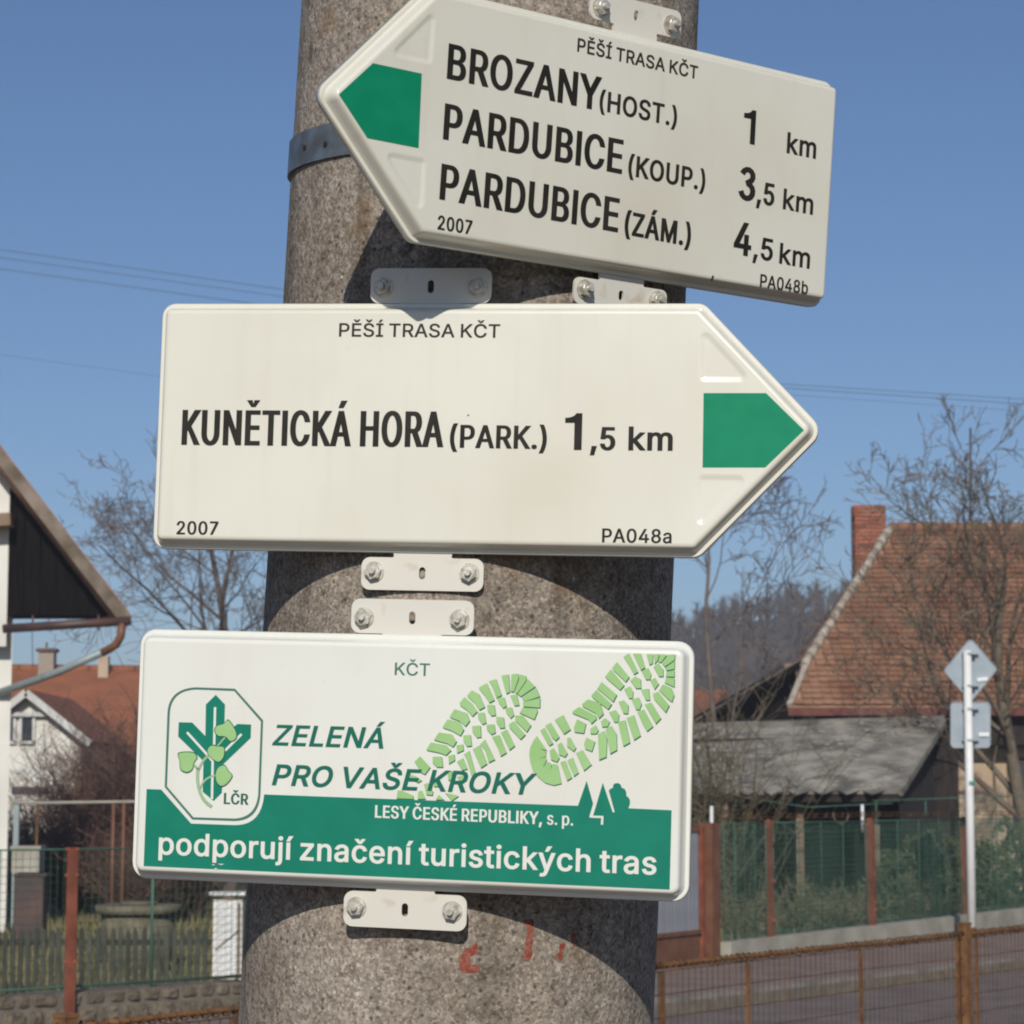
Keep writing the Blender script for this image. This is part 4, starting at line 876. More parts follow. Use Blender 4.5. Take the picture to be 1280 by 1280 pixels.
# ---- rusty road railing in front
RA, RB = Vector((-1.126, 6.13, 0)), Vector((2.331, 11.01, 0)); rd = (RB - RA).normalized(); rn = Vector((rd.y, -rd.x, 0))
def rpx(px):
    u = (px - 640) / F_PX; t = (u * RA.y - RA.x) / (rd.x - u * rd.y); return RA + rd * t
rl = empty('road_railing', rpx(1198), 'rusty wire mesh railing with square iron posts along the near side of the road', 'railing')
loc = rl.location.copy()
L0, L1 = rpx(-260), rpx(1500)
def sag_z(p): return 1.10
segs = [rpx(x) for x in (-260, 92, 560, 1198, 1500)]
for i in range(4):
    a, b = rel(segs[i]), rel(segs[i + 1])
    grid(a, b, .12, 1.07, .040, .078, .0021, jit=.002).build('wire_panel', M_RUSTWIRE, rl)
    mb = MB(); n = int((b - a).length / .35)
    mb.tube([a.lerp(b, k / n) + Vector((0, 0, 1.087 + random.uniform(-.004, .004))) for k in range(n + 1)], .008, 6)
    mb.build('top_rod', M_RUST, rl)
    mb = MB(); mb.tube([a + Vector((0, 0, .12)), b + Vector((0, 0, .12))], .010, 6); mb.build('bottom_rod', M_RUST, rl)
    mb = MB(); n = int((b - a).length / .040)          # wire ends curled round the top rod
    for k in range(n):
        c = a.lerp(b, (k + .5) / n) + Vector((0, 0, 1.088)); s = random.uniform(.010, .0145)
        mb.tube([c + rd * .012 * (j / 6 - .5) + rn * s * math.cos(j * 1.05) + Vector((0, 0, s * math.sin(j * 1.05))) for j in range(7)], .0038, 4, False)
    o = mb.build('curled_wire_end', M_RUSTWIRE, rl); o['kind'] = 'stuff'
for px, w, top in ((92, .042, 1.112), (560, .042, 1.112), (1198, .042, 1.125)):
    c = rel(rpx(px)); mb = MB(); mb.box(c + Vector((0, 0, top / 2)), (w, w, top), Matrix.Rotation(.93, 3, 'Z')); mb.box(c + Vector((0, 0, top + .006)), (w * 1.12, w * 1.12, .010), Matrix.Rotation(.93, 3, 'Z'))
    mb.build('post', M_RUST, rl)
for px in (300, 700, 825, 930, 1069, 1188, 1212, 1330, 1440):
    c = rel(rpx(px)) ; mb = MB(); mb.box(c + Vector((0, 0, .58)), (.020, .010, .97), Matrix.Rotation(.93, 3, 'Z')); mb.build('upright', M_RUST, rl)

# ---- road sign seen from behind
sg = empty('road_sign', (0, 0, 0), 'white post with a diamond plate above a square plate, seen from behind', 'road sign')
base = at(1215, 1176, 28.0); base.z = 0; sg.location = base; loc = base.copy()
topp = rel(at(1209, 813, 28.0)); 
mb = MB(); mb.tube([(0, 0, 0), topp], [.050, .047], 14); mb.build('pole', M_WHITEPOST, sg)
def plate(px, poly, nm, rad_):
    c = [rel(at(x, y, 28.075)) for x, y in poly]
    P = [(p.x, p.z) for p in c][::-1]; out = rounded(P, 0, rad_, 4); yy = c[0].y
    vs = [(p.x, yy, p.y) for p in out] + [(p.x, yy + .004, p.y) for p in out]; n = len(out)
    inn = rounded(P, .018, rad_, 4)
    mb = MB(); mb.add(vs, [tuple(range(n)), tuple(range(2 * n - 1, n - 1, -1))] + [(k, k + n, (k + 1) % n + n, (k + 1) % n) for k in range(n)])
    r0 = [(p.x, yy - .012, p.y) for p in out]; r1 = [(p.x, yy - .012, p.y) for p in rounded(P, .006, rad_, 4)]
    mb.add(r0 + r1 + [(p.x, yy, p.y) for p in out], [(k, (k + 1) % n, (k + 1) % n + n, k + n) for k in range(n)] + [(k, k + 2 * n, (k + 1) % n + 2 * n, (k + 1) % n) for k in range(n)])
    return mb.build(nm, M_GALV, sg)
plate(0, [(1213, 797), (1247, 836), (1213, 878), (1179, 838)], 'diamond_plate', .04)
plate(0, [(1188, 877), (1238, 877), (1238, 935), (1188, 935)], 'square_plate', .05)
for y in (817, 857, 886, 925):
    c = rel(at(1214, y, 28.0)); mb = MB(); mb.box(c + Vector((.0, .03, 0)), (.19, .05, .018)); mb.box(c + Vector((0, -.01, 0)), (.105, .10, .022)); mb.build('clamp', M_GALV, sg)
for x, y in ((1228, 849), (1230, 918)):
    c = rel(at(x, y, 28.055)); mb = MB(); mb.box(c, (.12, .004, .045), Matrix.Rotation(-.12 if y < 900 else 0, 3, 'Y')); mb.build('sticker', M_STICKER, sg)
c = rel(at(1212.5, 979, 28)); mb = MB(); mb.tube([c - Vector((0, 0, .024)), c + Vector((0, 0, .024))], .0515, 14); mb.build('green_band', M_TEAL, sg)
c = rel(at(1213, 991, 28)); mb = MB(); mb.bar(c + Vector((-.13, .05, 0)), c + Vector((.13, .05, 0)), .03, .05); mb.build('dark_bracket', M_GUTTER, sg)
mb = MB(); mb.tube([(0, 0, .1), (0, 0, .22)], .056, 12); mb.build('base_sleeve', M_RUST, sg)

# ---- tiled cottage on the right
house = empty('tiled_cottage', (7.5, 44, 0), 'tan cottage with red clay tile roof and brick chimney, right edge', 'house')
loc = house.location.copy()
EL = at(985, 884, 41.5); RG = at(1113, 663, 46.5); ze, zr = EL.z, RG.z
def roofp(x, t, lift=0): return Vector((x, 41.5 + 5 * t, ze + (zr - ze) * t + lift))
sl = (zr - ze) / 5; pitch = math.atan(sl)
XR = 11.0
tk = (at(1005, 835, 42.5).z - ze) / (zr - ze); KX = at(1005, 835, 41.5 + 5 * tk).x
BK = at(1000, 812, 50.0)
def left_x(t): return EL.x + (KX - EL.x) * t / tk if t < tk else KX + (RG.x - KX) * (t - tk) / (1 - tk)
mb = MB(); mb.slab([rel(roofp(EL.x, 0)), rel(roofp(XR, 0)), rel(roofp(XR, 1)), rel(roofp(RG.x, 1)), rel(roofp(KX, tk))], .10); roof = mb.build('roof', M_TILEB, house)
mb = MB(); rr_ = roofp(RG.x, 1); K = roofp(KX, tk)
mb.add([rel(K), rel(rr_), rel(BK)], [(0, 1, 2)]); mb.slab([rel(rr_) + Vector((0, 0, -.01)), rel(roofp(XR, 1)) + Vector((0, 0, -.01)), rel(Vector((XR, 52, ze))), rel(Vector((BK.x, 52, ze))), rel(BK)], .1); mb.build('rear_roof', M_TILEB, house)
# tiles
tw, ex = .175, .178; slope_len = math.hypot(5, zr - ze); rows = int(slope_len / ex)
mbt = MB(); w, l, h = tw * .985, ex * 1.20, .016
prof = [(-w / 2, .010), (-w * .36, 0), (0, -.003), (w * .36, 0), (w / 2, .014)]
vs = [(x, y, z + h) for y in (0, l) for x, z in prof] + [(x, y, z) for y in (0, l) for x, z in prof]
fsx = []
for i in range(4): fsx.append((i, i + 1, i + 6, i + 5)); fsx.append((10 + i, 10 + i + 1, i + 1, i))
fsx += [(0, 5, 15, 10), (4, 14, 19, 9)]
mbt.add(vs, fsx); tme = mbt.mesh('roof_tile', M_TILE)
cells = []
for r_ in range(rows + 1):
    t = r_ * ex / slope_len
    if t > .985: break
    x = left_x(min(t, 1)) + tw * .4 + (tw / 2 if r_ % 2 else 0); x = math.ceil((x) / tw) * tw
    if r_ % 2: x -= 0
    while x < XR: cells.append((r_, t, x)); x += tw
near = [c for c in cells if at(1290, 700, 41.5 + 5 * c[1]).x > c[2]]
near.sort(key=lambda c: c[0]); single = set(near[:300]); rest = MB()
RX = Matrix.Rotation(pitch, 4, 'X')
for c in cells:
    p = rel(roofp(c[2], c[1], .052)); M = Matrix.Translation(p + Vector((random.uniform(-.004, .004), 0, random.uniform(-.006, .006)))) @ Matrix.Rotation(random.uniform(-.012, .012), 4, 'Z') @ RX @ Matrix.Rotation(-.19 + random.uniform(-.012, .012), 4, 'X')
    if c in single:
        o = link('roof_tile', tme, roof); o.matrix_local = M
    else: rest.add([M @ Vector(v) for v in vs], fsx)
o = rest.build('upper_roof_tile', M_TILE, roof); o['kind'] = 'stuff'
# tiles of the narrow half hip face and ridge caps
mb = MB(); nrm = (rr_ - K).cross(BK - K).normalized(); nrm = -nrm if nrm.z < 0 else nrm
for k in range(22):
    t = k / 22; a = K.lerp(rr_, t); b = a.lerp(BK.lerp(rr_, t), .9); mb.bar(rel(a) + nrm * .012, rel(b) + nrm * .012, .20, .02, nrm)
mb.build('half_hip_course', M_TILE, roof)
mb = MB(); n = 16
for k in range(n):
    a, b = K.lerp(rr_, k / n), K.lerp(rr_, (k + 1.06) / n); j = random.uniform(-.01, .01); mb.tube([rel(a) + Vector((j, 0, .045)), rel(b) + Vector((j, 0, .06))], [.085 + random.uniform(-.012, .015), .075], 8)
mb.build('mortared_hip', M_RIDGE, roof)
mb = MB(); a, b = roofp(EL.x, 0), K; mb.bar(rel(a) + Vector((.03, 0, .03)), rel(b) + Vector((.03, 0, .03)), .10, .07); mb.build('verge', M_RIDGE, roof)
for k in range(12):
    x0 = RG.x + k * .34; mb = MB(); z = zr + .05
    mb.tube([rel((x0, 46.5, z + .0)), rel((x0 + .38, 46.5, z + .015))], [.105, .095], 8); mb.build('ridge_tile', M_TILE, roof)
mb = MB(); mb.bar(rel((EL.x, 41.47, ze - .08)), rel((XR, 41.47, ze - .08)), .03, .13); mb.build('eaves_board', M_FASCIA, house)
mb = MB(); wl = EL.x + .55
mb.box(rel(((wl + XR) / 2, 47, ze / 2 - .05)), (XR - wl, 9.4, ze - .1)); mb.box(rel((wl + 1, 48.5, (ze + 1.0) / 2)), (2.2, 5, ze + 1.0)); wallm = mb.build('wall', M_TAN, house)
mb = MB(); mb.box(rel(((wl + XR) / 2, 42.0, ze - .36)), (XR - wl, .5, .55)); mb.build('eaves_shade_box', M_DARKWOOD, house)  # dark box standing in for the shade under the eaves
# window at the picture's right edge
wx0, wz1, wz0 = at(1262, 950, 42.2).x, at(1262, 950, 42.2).z, at(1262, 1040, 42.2).z
wf = MB(); cx = wx0 + .55; cz = (wz0 + wz1) / 2; hh = wz1 - wz0
for (xx, zz, dx, dz) in ((wx0, cz, .07, hh), (wx0 + 1.1, cz, .07, hh), (cx, cz, .05, hh - .14), (cx, wz1, 1.17, .07), (cx, wz0, 1.17, .07)): wf.box(rel((xx, 42.28, zz)), (dx, .06, dz))
fo = wf.build('window', M_TIMBER, house); mb = MB(); mb.box(rel((cx, 42.294, cz)), (1.0, .01, hh - .1)); mb.build('pane', M_GLASS, fo)
mb = MB(); mb.box(rel((cx, 42.27, wz1 + .12)), (1.5, .10, .14)); mb.build('lintel', M_TAN, fo)
mb = MB(); mb.tube([rel(at(1213, 690, 47.5)), rel(at(1213, 535, 47.5))], .022, 6); mb.bar(rel(at(1207, 556, 47.5)), rel(at(1219, 553, 47.5)), .02, .02); mb.build('antenna_mast', M_CABLE, house)
# chimney of separate bricks
c0, c1 = at(1068, 640, 47.6), at(1107, 640, 47.6); cw = c1.x - c0.x; ctop = at(1087, 631, 47.6).z; cbot = at(1087, 735, 47.6).z
mb = MB(); mb.box(rel(((c0.x + c1.x) / 2, 47.6 + cw / 2, (ctop + cbot) / 2 - .2)), (cw - .03, cw - .03, ctop - cbot + .36)); chim = mb.build('chimney', M_BMORTAR, roof)
bl, bh = (cw + .012) / 2.5, .078
mb = MB(); mb.box((0, 0, 0), (bl - .014, .11, bh - .013)); bme = mb.mesh('brick', M_BRICK)
mb = MB(); mb.box((0, 0, 0), (bl * .5 - .014, .11, bh - .013)); bme2 = mb.mesh('brick', M_BRICK)
for k in range(int((ctop - cbot) / bh)):
    z = ctop - bh * (k + .5) ; off = 0
    grow = .02 if k < 3 else 0
    seq = [bl, bl, bl / 2] if k % 2 else [bl / 2, bl, bl]; x = c0.x - grow
    for q in seq:
        o = link('brick', bme if q > bl * .7 else bme2, chim); o.location = rel((x + q / 2 + grow * .8 * ((x - c0.x) / cw), 47.6 + .055 - .012 - grow + random.uniform(-.004, .004), z)); x += q
    o = link('brick', bme2, chim); o.matrix_local = Matrix.Translation(rel((c0.x + .045 - grow, 47.6 + .20, z))) @ Matrix.Rotation(math.pi / 2, 4, 'Z')

# ---- dark timber barn with its roof edge running down to the left
barn = empty('timber_barn', (4, 45, 0), 'dark timber barn wing between the tiled cottage and the grey shed', 'barn'); loc = barn.location.copy()
p0 = at(1004, 823, 43.4); p1 = at(845, 912, 43.4)
def bk(p, y=51): return Vector((p.x, y, p.z))
mb = MB(); mb.slab([rel(p1), rel(p0), rel(bk(p0)), rel(bk(p1))], .13); mb.build('roof', M_BLACKWOOD, barn)
mb = MB(); mb.bar(rel(p1) + Vector((0, -.02, -.03)), rel(p0) + Vector((0, -.02, -.0)), .04, .022); mb.build('verge_board', M_BARGE, barn)
pr = at(1003, 900, 44.0); 
mb = MB(); q0 = Vector((p0.x - .05, 44.1, p0.z - .15)); q1 = Vector((p1.x, 44.1, p1.z - .15))
mb.add([rel(v) for v in (Vector((q1.x, 44.1, 0)), Vector((q0.x, 44.1, 0)), q0, q1)] + [rel(v) for v in (Vector((q1.x, 51, 0)), Vector((q0.x, 51, 0)), bk(q0), bk(q1))], [(0, 1, 2, 3), (5, 4, 7, 6), (1, 5, 6, 2), (4, 0, 3, 7)]); mb.build('wall', M_BLACKWOOD, barn)
for k in range(22):
    x = q1.x + (q0.x - q1.x) * (k + .5) / 22; z = q1.z + (q0.z - q1.z) * (k + .45) / 22; mb = MB(); mb.box(rel((x, 44.085, z / 2)), (.10, .024, z)); mb.build('board', M_BLACKWOOD, barn)

# ---- low shed with asbestos shingles
shed = empty('shingled_shed', (3.5, 33, 0), 'low dark shed with lichen spotted grey shingle roof behind the mesh fence', 'shed'); loc = shed.location.copy()
e0, e1 = at(815, 989, 32.8), at(1126, 988, 32.0); r0 = at(815, 911, 36.2); _n = (e1 - e0).cross(r0 - e0); _d = ray(1181, 900); r1 = Vector((0, 0, EYE)) + _d * ((e0 - Vector((0, 0, EYE))).dot(_n) / _d.dot(_n))
mb = MB(); mb.slab([rel(e0), rel(e1), rel(r1), rel(r0)], .05); sroof = mb.build('roof', M_ETERNIT, shed)
ux = (e1 - e0).normalized(); nz = (e1 - e0).cross(r0 - e0).normalized(); uy = nz.cross(ux); Ls = (r0 - e0).dot(uy); dd = .25
def inside(p):
    w = (p - e0).dot(uy) / Ls; x = (p - e0).dot(ux); xr = (e1 - e0).length + ((r1 - e0).dot(ux) - (e1 - e0).length) * w
    return -.03 <= w < 1.0 and .1 < x < xr - .16
mb = MB(); mb.add([(-dd * .66, 0, 0), (0, -dd, 0), (dd * .66, 0, 0), (0, dd, 0), (-dd * .66, 0, -.003), (0, -dd, -.003), (dd * .66, 0, -.003), (0, dd, -.003)], [(0, 1, 2, 3), (4, 5, 1, 0), (5, 6, 2, 1), (6, 7, 3, 2), (7, 4, 0, 3)]); sme = mb.mesh('shingle', M_ETERNIT)
BM = Matrix((ux, uy, nz)).transposed().to_4x4()
row = 0; v = .02
while v < Ls:
    u = (row % 2) * dd * .66
    while u < 6:
        p = e0 + ux * u + uy * v
        if inside(p):
            o = link('shingle', sme, sroof); o.matrix_local = Matrix.Translation(rel(p + nz * (.006 + random.uniform(0, .006)))) @ BM @ Matrix.Rotation(random.uniform(-.004, .004), 4, 'X') @ Matrix.Rotation(random.uniform(-.03, .03), 4, 'Z')
        u += dd * 1.32
    row += 1; v += dd * .92
mb = MB()
for k in range(420):
    w = random.random() ** 1.3; x = random.uniform(.1, 4.6); p = e0 + ux * x + uy * (w * Ls)
    if not inside(p): continue
    rr = random.uniform(.008, .038) * (1.5 if random.random() < .15 else 1); a0 = random.random() * 6
    P = [rel(p + nz * .018) + ux * rr * 1.4 * math.cos(a0 + j * .9) * random.uniform(.6, 1) + uy * rr * math.sin(a0 + j * .9) * random.uniform(.6, 1) for j in range(7)]
    mb.add(P, [tuple(range(7))])
o = mb.build('lichen_patch', M_LICHEN, sroof); o['kind'] = 'stuff'
mb = MB(); mb.bar(rel(e1) + Vector((.0, 0, -.03)), rel(r1) + Vector((.0, 0, -.03)), .05, .09); mb.bar(rel(r0) + nz * .03, rel(r1) + nz * .03, .16, .04, nz); mb.build('verge_strip', M_ETERNIT, sroof)
mb = MB(); wb = 35.2
mb.add([rel(v) for v in ((e0.x, wb, 0), (5.55, wb - .3, 0), (5.55, wb - .3, 2.05), (r1.x - .25, 34.9, 2.55), (e0.x, wb, 2.55))], [(0, 1, 2, 3, 4)]); 
mb.box(rel(((e0.x + 5.9) / 2, 37.5, 1.1)), (5.9 - e0.x, 3.6, 2.2)); mb.build('wall', M_DARKWOOD, shed)
mb = MB(); mb.add([rel((e1.x, 32.05, 0)), rel((r1.x - .2, 34.8, 0)), rel(r1) + Vector((-.2, .1, -.1)), rel(e1) + Vector((-.02, .05, -.06))], [(0, 1, 2, 3)]); mb.build('side_wall', M_DARKWOOD, shed)
mb = MB(); mb.box(rel(((e0.x + 6.3) / 2 + 1.9, 35.8, 1.35)), (1.1, .3, 2.7)); mb.build('dark_side_panel', M_DARKWOOD, shed)  # plain dark upright piece filling the gap between shed and cottage wall
for x in (905, 1000, 1095):
    c = at(x, 1000, 32.6); mb = MB(); mb.box(rel((c.x, 32.7, .85)), (.1, .1, 1.7)); mb.build('roof_post', M_TIMBER, shed)
mb = MB(); mb.bar(rel(e0) + Vector((0, .1, -.10)), rel(e1) + Vector((0, .1, -.10)), .10, .10); mb.build('eaves_beam', M_DARKWOOD, shed)
# a ring of hose hung on the shed front
c = at(1051, 1018, 32.5); mb = MB(); mb.tube([c + Vector((.10 * math.cos(k * .4), 0, .12 * math.sin(k * .4))) for k in range(17)], .008, 5); tag(mb.build('hose_ring', M_TIMBER), 'small hoop of hose hanging below the shed eaves', 'hose')
# green frame behind the fence
gf = empty('green_frame', at(1170, 1100, 31.6), 'thin green tube frame standing behind the mesh fence by the sign post', 'frame'); gf.location.z = 0; loc = gf.location.copy()
for x in (1095, 1157, 1245):
    c = at(x, 1001, 31.6); mb = MB(); mb.tube([rel((c.x, 31.6, 0)), rel((c.x, 31.6, c.z))], .008, 6); mb.build('upright', M_GREENWIRE, gf)
a, b = at(1090, 1001, 31.6), at(1300, 994, 31.6); mb = MB(); mb.tube([rel(a), rel(b)], .007, 6); mb.build('rail', M_GREENWIRE, gf); mb = MB(); mb.tube([rel(at(950, 1000, 31.6)), rel(at(1010, 1009, 31.6)), rel(at(1115, 1004, 31.6))], .008, 5); mb.build('rail', M_GREENWIRE, gf)

# ---- small far red roof between barn and signs
fr2 = empty('small_house', at(850, 1000, 62), 'small distant house with red tile roof, left of the dark barn', 'house'); fr2.location.z = 0; loc = fr2.location.copy()
a, b, c_, d_ = at(790, 915, 60), at(872, 905, 60), at(910, 862, 64), at(790, 862, 64)
mb = MB(); mb.slab([rel(a), rel(b), rel(c_), rel(d_)], .2); mb.build('roof', M_FARTILE, fr2)
mb = MB(); mb.box(rel(((a.x + b.x) / 2, 63.5, a.z / 2)), (b.x - a.x - .1, 5, a.z)); mb.build('wall', M_TAN, fr2)

# ================================================================ left side
# ---- near house: corner of white wall under a steep gable overhang
nh = empty('white_house', (-7, 31, 0), 'white house corner with steep dark gable overhang, left edge', 'house'); loc = nh.location.copy()
W0 = at(13, 900, 31.0).x
def prism(mb, P, back):
    n = len(P); mb.add([rel(p) for p in P] + [rel(Vector(p) + Vector(back)) for p in P], [tuple(range(n)), tuple(range(2 * n - 1, n - 1, -1))] + [(i, i + n, (i + 1) % n + n, (i + 1) % n) for i in range(n)]); return mb
mb = MB(); prism(mb, [(W0 - 6, 31, 0), (W0, 31, 0), (W0, 31, 4.3), (W0 - 6, 31, 4.3)], (-2.2, 6, 0)); mb.build('wall', M_HOUSE, nh)

ev = at(166, 771, 30.2); up = at(-200, 296, 30.2); dpt = Vector((0, 1.4, 0))
mb = MB(); dn = (up - ev).normalized(); nrm = Vector((dn.z, 0, -dn.x)); nrm = -nrm if nrm.z < 0 else nrm
BV = Vector((-.40, 1.0, 0)); mb.slab([rel(ev), rel(ev + BV), rel(up + BV), rel(up)], .10); mb.build('roof', M_TILEB, nh)
mb = MB(); mb.bar(rel(ev) + Vector((0, -.03, 0)) - nrm * .085, rel(up) + Vector((0, -.03, 0)) - nrm * .085, .04, .15, nrm); mb.build('barge_board', M_BARGE, nh)
mb = MB(); zb_ = at(100, 769, 30.7).z
P = [Vector((W0 - .02, 30.75, zb_)), Vector((ev.x - .22, 30.75, zb_)), Vector((W0 - .02, 30.75, ev.z + (up.z - ev.z) * ((ev.x - W0) / (ev.x - up.x)) - .28))]
prism(mb, P, (-.25, .6, 0)); mb.build('gable_boarding', M_BLACKWOOD, nh)
for k in range(7):
    t = (k + .5) / 7; x = P[0].x + (P[1].x - P[0].x) * t; zt = P[2].z + (P[1].z - P[2].z) * t - .08
    mb = MB(); mb.box(rel((x, 30.735, (zb_ + zt) / 2)), (.19, .022, max(zt - zb_, .03))); mb.build('board', M_BLACKWOOD, nh)
q = at(-30, 600, 30.7); mb = MB(); mb.add([rel(Vector((-8.4, 30.72, 3.6))), rel(Vector((W0 - .02, 30.72, 3.6))), rel(Vector((W0 - .02, 30.72, P[2].z + .0))), rel(Vector((-8.4, 30.72, P[2].z + 1.6)))], [(0, 1, 2, 3)]); mb.build('gable_wall', M_HOUSE, nh)
mb = MB(); a = at(-60, 655, 30.5); b = at(16, 650, 30.5); mb.bar(rel(a), rel(b), .3, .16); b2 = at(150, 764, 30.6); mb.build('purlin_end', M_TIMBER, nh)
a, b = at(4, 786, 30.0), at(163, 776, 30.0); mb = MB(); mb.tube([rel(a), rel(b)], .058, 10); mb.build('gutter', M_GUTTER, nh)
for x in (40, 122): c = at(x, 781, 30.0); mb = MB(); mb.bar(rel(c) + Vector((0, .05, -.07)), rel(c) + Vector((0, .05, .12)), .02, .02); mb.build('gutter_bracket', M_GUTTER, nh)
mb = MB(); mb.tube([rel(at(153, 778, 30.0)), rel(at(151, 795, 30.0)), rel(at(145, 806, 30.05)), rel(at(128, 816, 30.1))], .052, 10); mb.build('downpipe_elbow', M_COPPER, nh)
mb = MB(); mb.tube([rel(at(131, 814, 30.1)), rel(at(70, 841, 30.5)), rel(at(-4, 867, 30.93))], .050, 10); mb.build('downpipe', M_PIPE, nh)
mb = MB(); mb.tube([rel(at(40, 783, 30.0)), rel(at(41, 835, 30.0))], .006, 4); mb.build('wire', M_CABLE, nh)
mb = MB(); mb.box(rel((W0 + .07, 31.2, .8)), (.07, .07, 1.6)); mb.build('blue_grey_drainpipe', M_PIPE, nh)

# ---- house with orange roof and white gable
oh = empty('orange_roof_house', (-13, 62, 0), 'distant house with long orange tile roof and chimney behind bare shrubs, left', 'house'); loc = oh.location.copy()
a, b, c_, d_ = at(-120, 940, 58), at(345, 945, 58), at(345, 840, 64), at(-120, 836, 64)
mb = MB(); mb.slab([rel(a), rel(b), rel(c_), rel(d_)], .2); ro = mb.build('roof', M_FARTILE, oh)
mb = MB()
for k in range(1, 26):
    t = k / 26; mb.bar(rel(a.lerp(d_, t)) + Vector((0, 0, .02)), rel(b.lerp(c_, t)) + Vector((0, 0, .02)), .05, .05)
o = mb.build('tile_course', M_FARTILE, ro); o['kind'] = 'stuff'
mb = MB()
for k in range(16): p = d_.lerp(c_, k / 16); mb.tube([rel(p) + Vector((0, 0, .02)), rel(d_.lerp(c_, (k + .97) / 16)) + Vector((0, 0, .02))], .13, 7)
mb.build('ridge', M_FARTILE, ro)
mb = MB(); mb.box(rel(((a.x + b.x) / 2, 63, a.z / 2 - .1)), (b.x - a.x - .4, 8, a.z - .2)); mb.build('wall', M_TAN, oh)
c = at(59, 840, 63.6); t_ = at(59, 815, 63.6); mb = MB(); mb.box(rel((c.x, 63.6, (c.z + t_.z) / 2 - .2)), (.40, .4, t_.z - c.z + .6)); ch = mb.build('chimney', M_BMORTAR, ro)
mb = MB(); mb.box(rel((c.x, 63.6, t_.z + .04)), (.52, .52, .08)); mb.build('cap', M_GUTTER, ch); mb = MB(); mb.tube([rel((c.x - .03, 63.6, t_.z)), rel((c.x - .03, 63.6, t_.z + .25))], .03, 6); mb.build('flue', M_GUTTER, ch)
c = at(130, 836, 63.6); mb = MB(); mb.box(rel((c.x, 63.6, c.z - .05)), (.26, .3, .75)); mb.build('chimney', M_TAN, ro)
wg = empty('white_gable_house', (-11.5, 52, 0), 'small white gabled house seen through bare shrubs, left', 'house'); loc = wg.location.copy()
ap, rf, lf = at(33, 861, 52), at(113, 925, 52), at(-48, 925, 52)
zB = at(33, 1010, 52).z
mb = MB(); mb.add([rel(v) for v in (Vector((lf.x + .2, 52.3, 0)), Vector((rf.x - .25, 52.3, 0)), Vector((rf.x - .25, 52.3, rf.z)), Vector((ap.x, 52.3, ap.z - .15)), Vector((lf.x + .2, 52.3, lf.z)))] + [rel(v) for v in (Vector((lf.x + .2, 57, 0)), Vector((rf.x - .25, 57, 0)), Vector((rf.x - .25, 57, rf.z)), Vector((ap.x, 57, ap.z - .15)), Vector((lf.x + .2, 57, lf.z)))], [(0, 1, 2, 3, 4), (1, 6, 7, 2), (9, 8, 7, 6, 5), (5, 0, 4, 9)]); mb.build('wall', M_HOUSE, wg)
for q in (rf, lf):
    mb = MB(); mb.slab([rel(q), rel(q + Vector((0, 5.5, 0))), rel(ap + Vector((0, 5.5, 0))), rel(ap)] if q is rf else [rel(ap), rel(ap + Vector((0, 5.5, 0))), rel(q + Vector((0, 5.5, 0))), rel(q)], .09); mb.build('roof', M_FARTILE, wg)
    mb = MB(); mb.bar(rel(q) + Vector((0, -.04, -.08)), rel(ap) + Vector((0, -.04, -.08)), .04, .15); mb.build('barge_board', M_WHITEWOOD, wg)
for x0, x1 in ((-2, 18), (26, 42)):
    a, b = at(x0, 896, 52.24), at(x1, 928, 52.24); cx, cz = (a.x + b.x) / 2, (a.z + b.z) / 2; w_, h_ = b.x - a.x, a.z - b.z
    mb = MB()
    for (dx, dz, sx_, sz_) in ((-w_ / 2, 0, .06, h_), (w_ / 2, 0, .06, h_), (0, h_ / 2, w_ + .06, .06), (0, -h_ / 2, w_ + .06, .06)): mb.box(rel((cx + dx, 52.24, cz + dz)), (sx_, .05, sz_))
    f = mb.build('window', M_WHITEWOOD, wg); mb = MB(); mb.box(rel((cx, 52.27, cz)), (w_ - .05, .01, h_ - .05)); mb.build('pane', M_GLASS, f)
mb = MB(); a, b = at(15, 893, 52.2), at(62, 893, 52.2); mb.bar(rel(a), rel(b), .10, .09); mb.build('trim_board', M_WHITEWOOD, wg); mb = MB(); mb.bar(rel(at(5, 965, 51.6)), rel(at(50, 965, 51.6)), .10, .12); mb.build('trim_board', M_WHITEWOOD, wg)

# ---- left garden fence: stone base, green mesh, red post
LF = lambda px: (lambda u: (lambda y: Vector((u * y, y, 0)))(( -3.525 * 1.25 - 16.65 * 1.287 * -1) / (1.287 - 1.25 * u) if False else (16.65 * 1.287 + 3.525 * 1.25) / (1.287 - 1.25 * u)))((px - 640) / F_PX)
def LF(px):
    u = (px - 640) / F_PX; t = (u * 16.65 + 3.525) / (1.287 - u * 1.25); return Vector((-3.525 + 1.287 * t, 16.65 + 1.25 * t, 0))
sw = empty('stone_wall', LF(100), 'low rubble stone wall at the foot of the green mesh fence, lower left', 'wall'); loc = sw.location.copy()
a, b = LF(-140), LF(330); ld = (b - a).normalized(); ln = Vector((ld.y, -ld.x, 0))
mb = MB(); mb.slab([rel(a + ln * .10 + Vector((0, 0, .33))), rel(b + ln * .10 + Vector((0, 0, .33))), rel(b - ln * .18 + Vector((0, 0, .33))), rel(a - ln * .18 + Vector((0, 0, .33)))], .33); mb.build('mortar_core', M_MORTAR, sw)
Lw = (b - a).length; z = .0
ROT = Matrix((ld, -ln, Vector((0, 0, 1)))).transposed().to_4x4()
zrow = 0
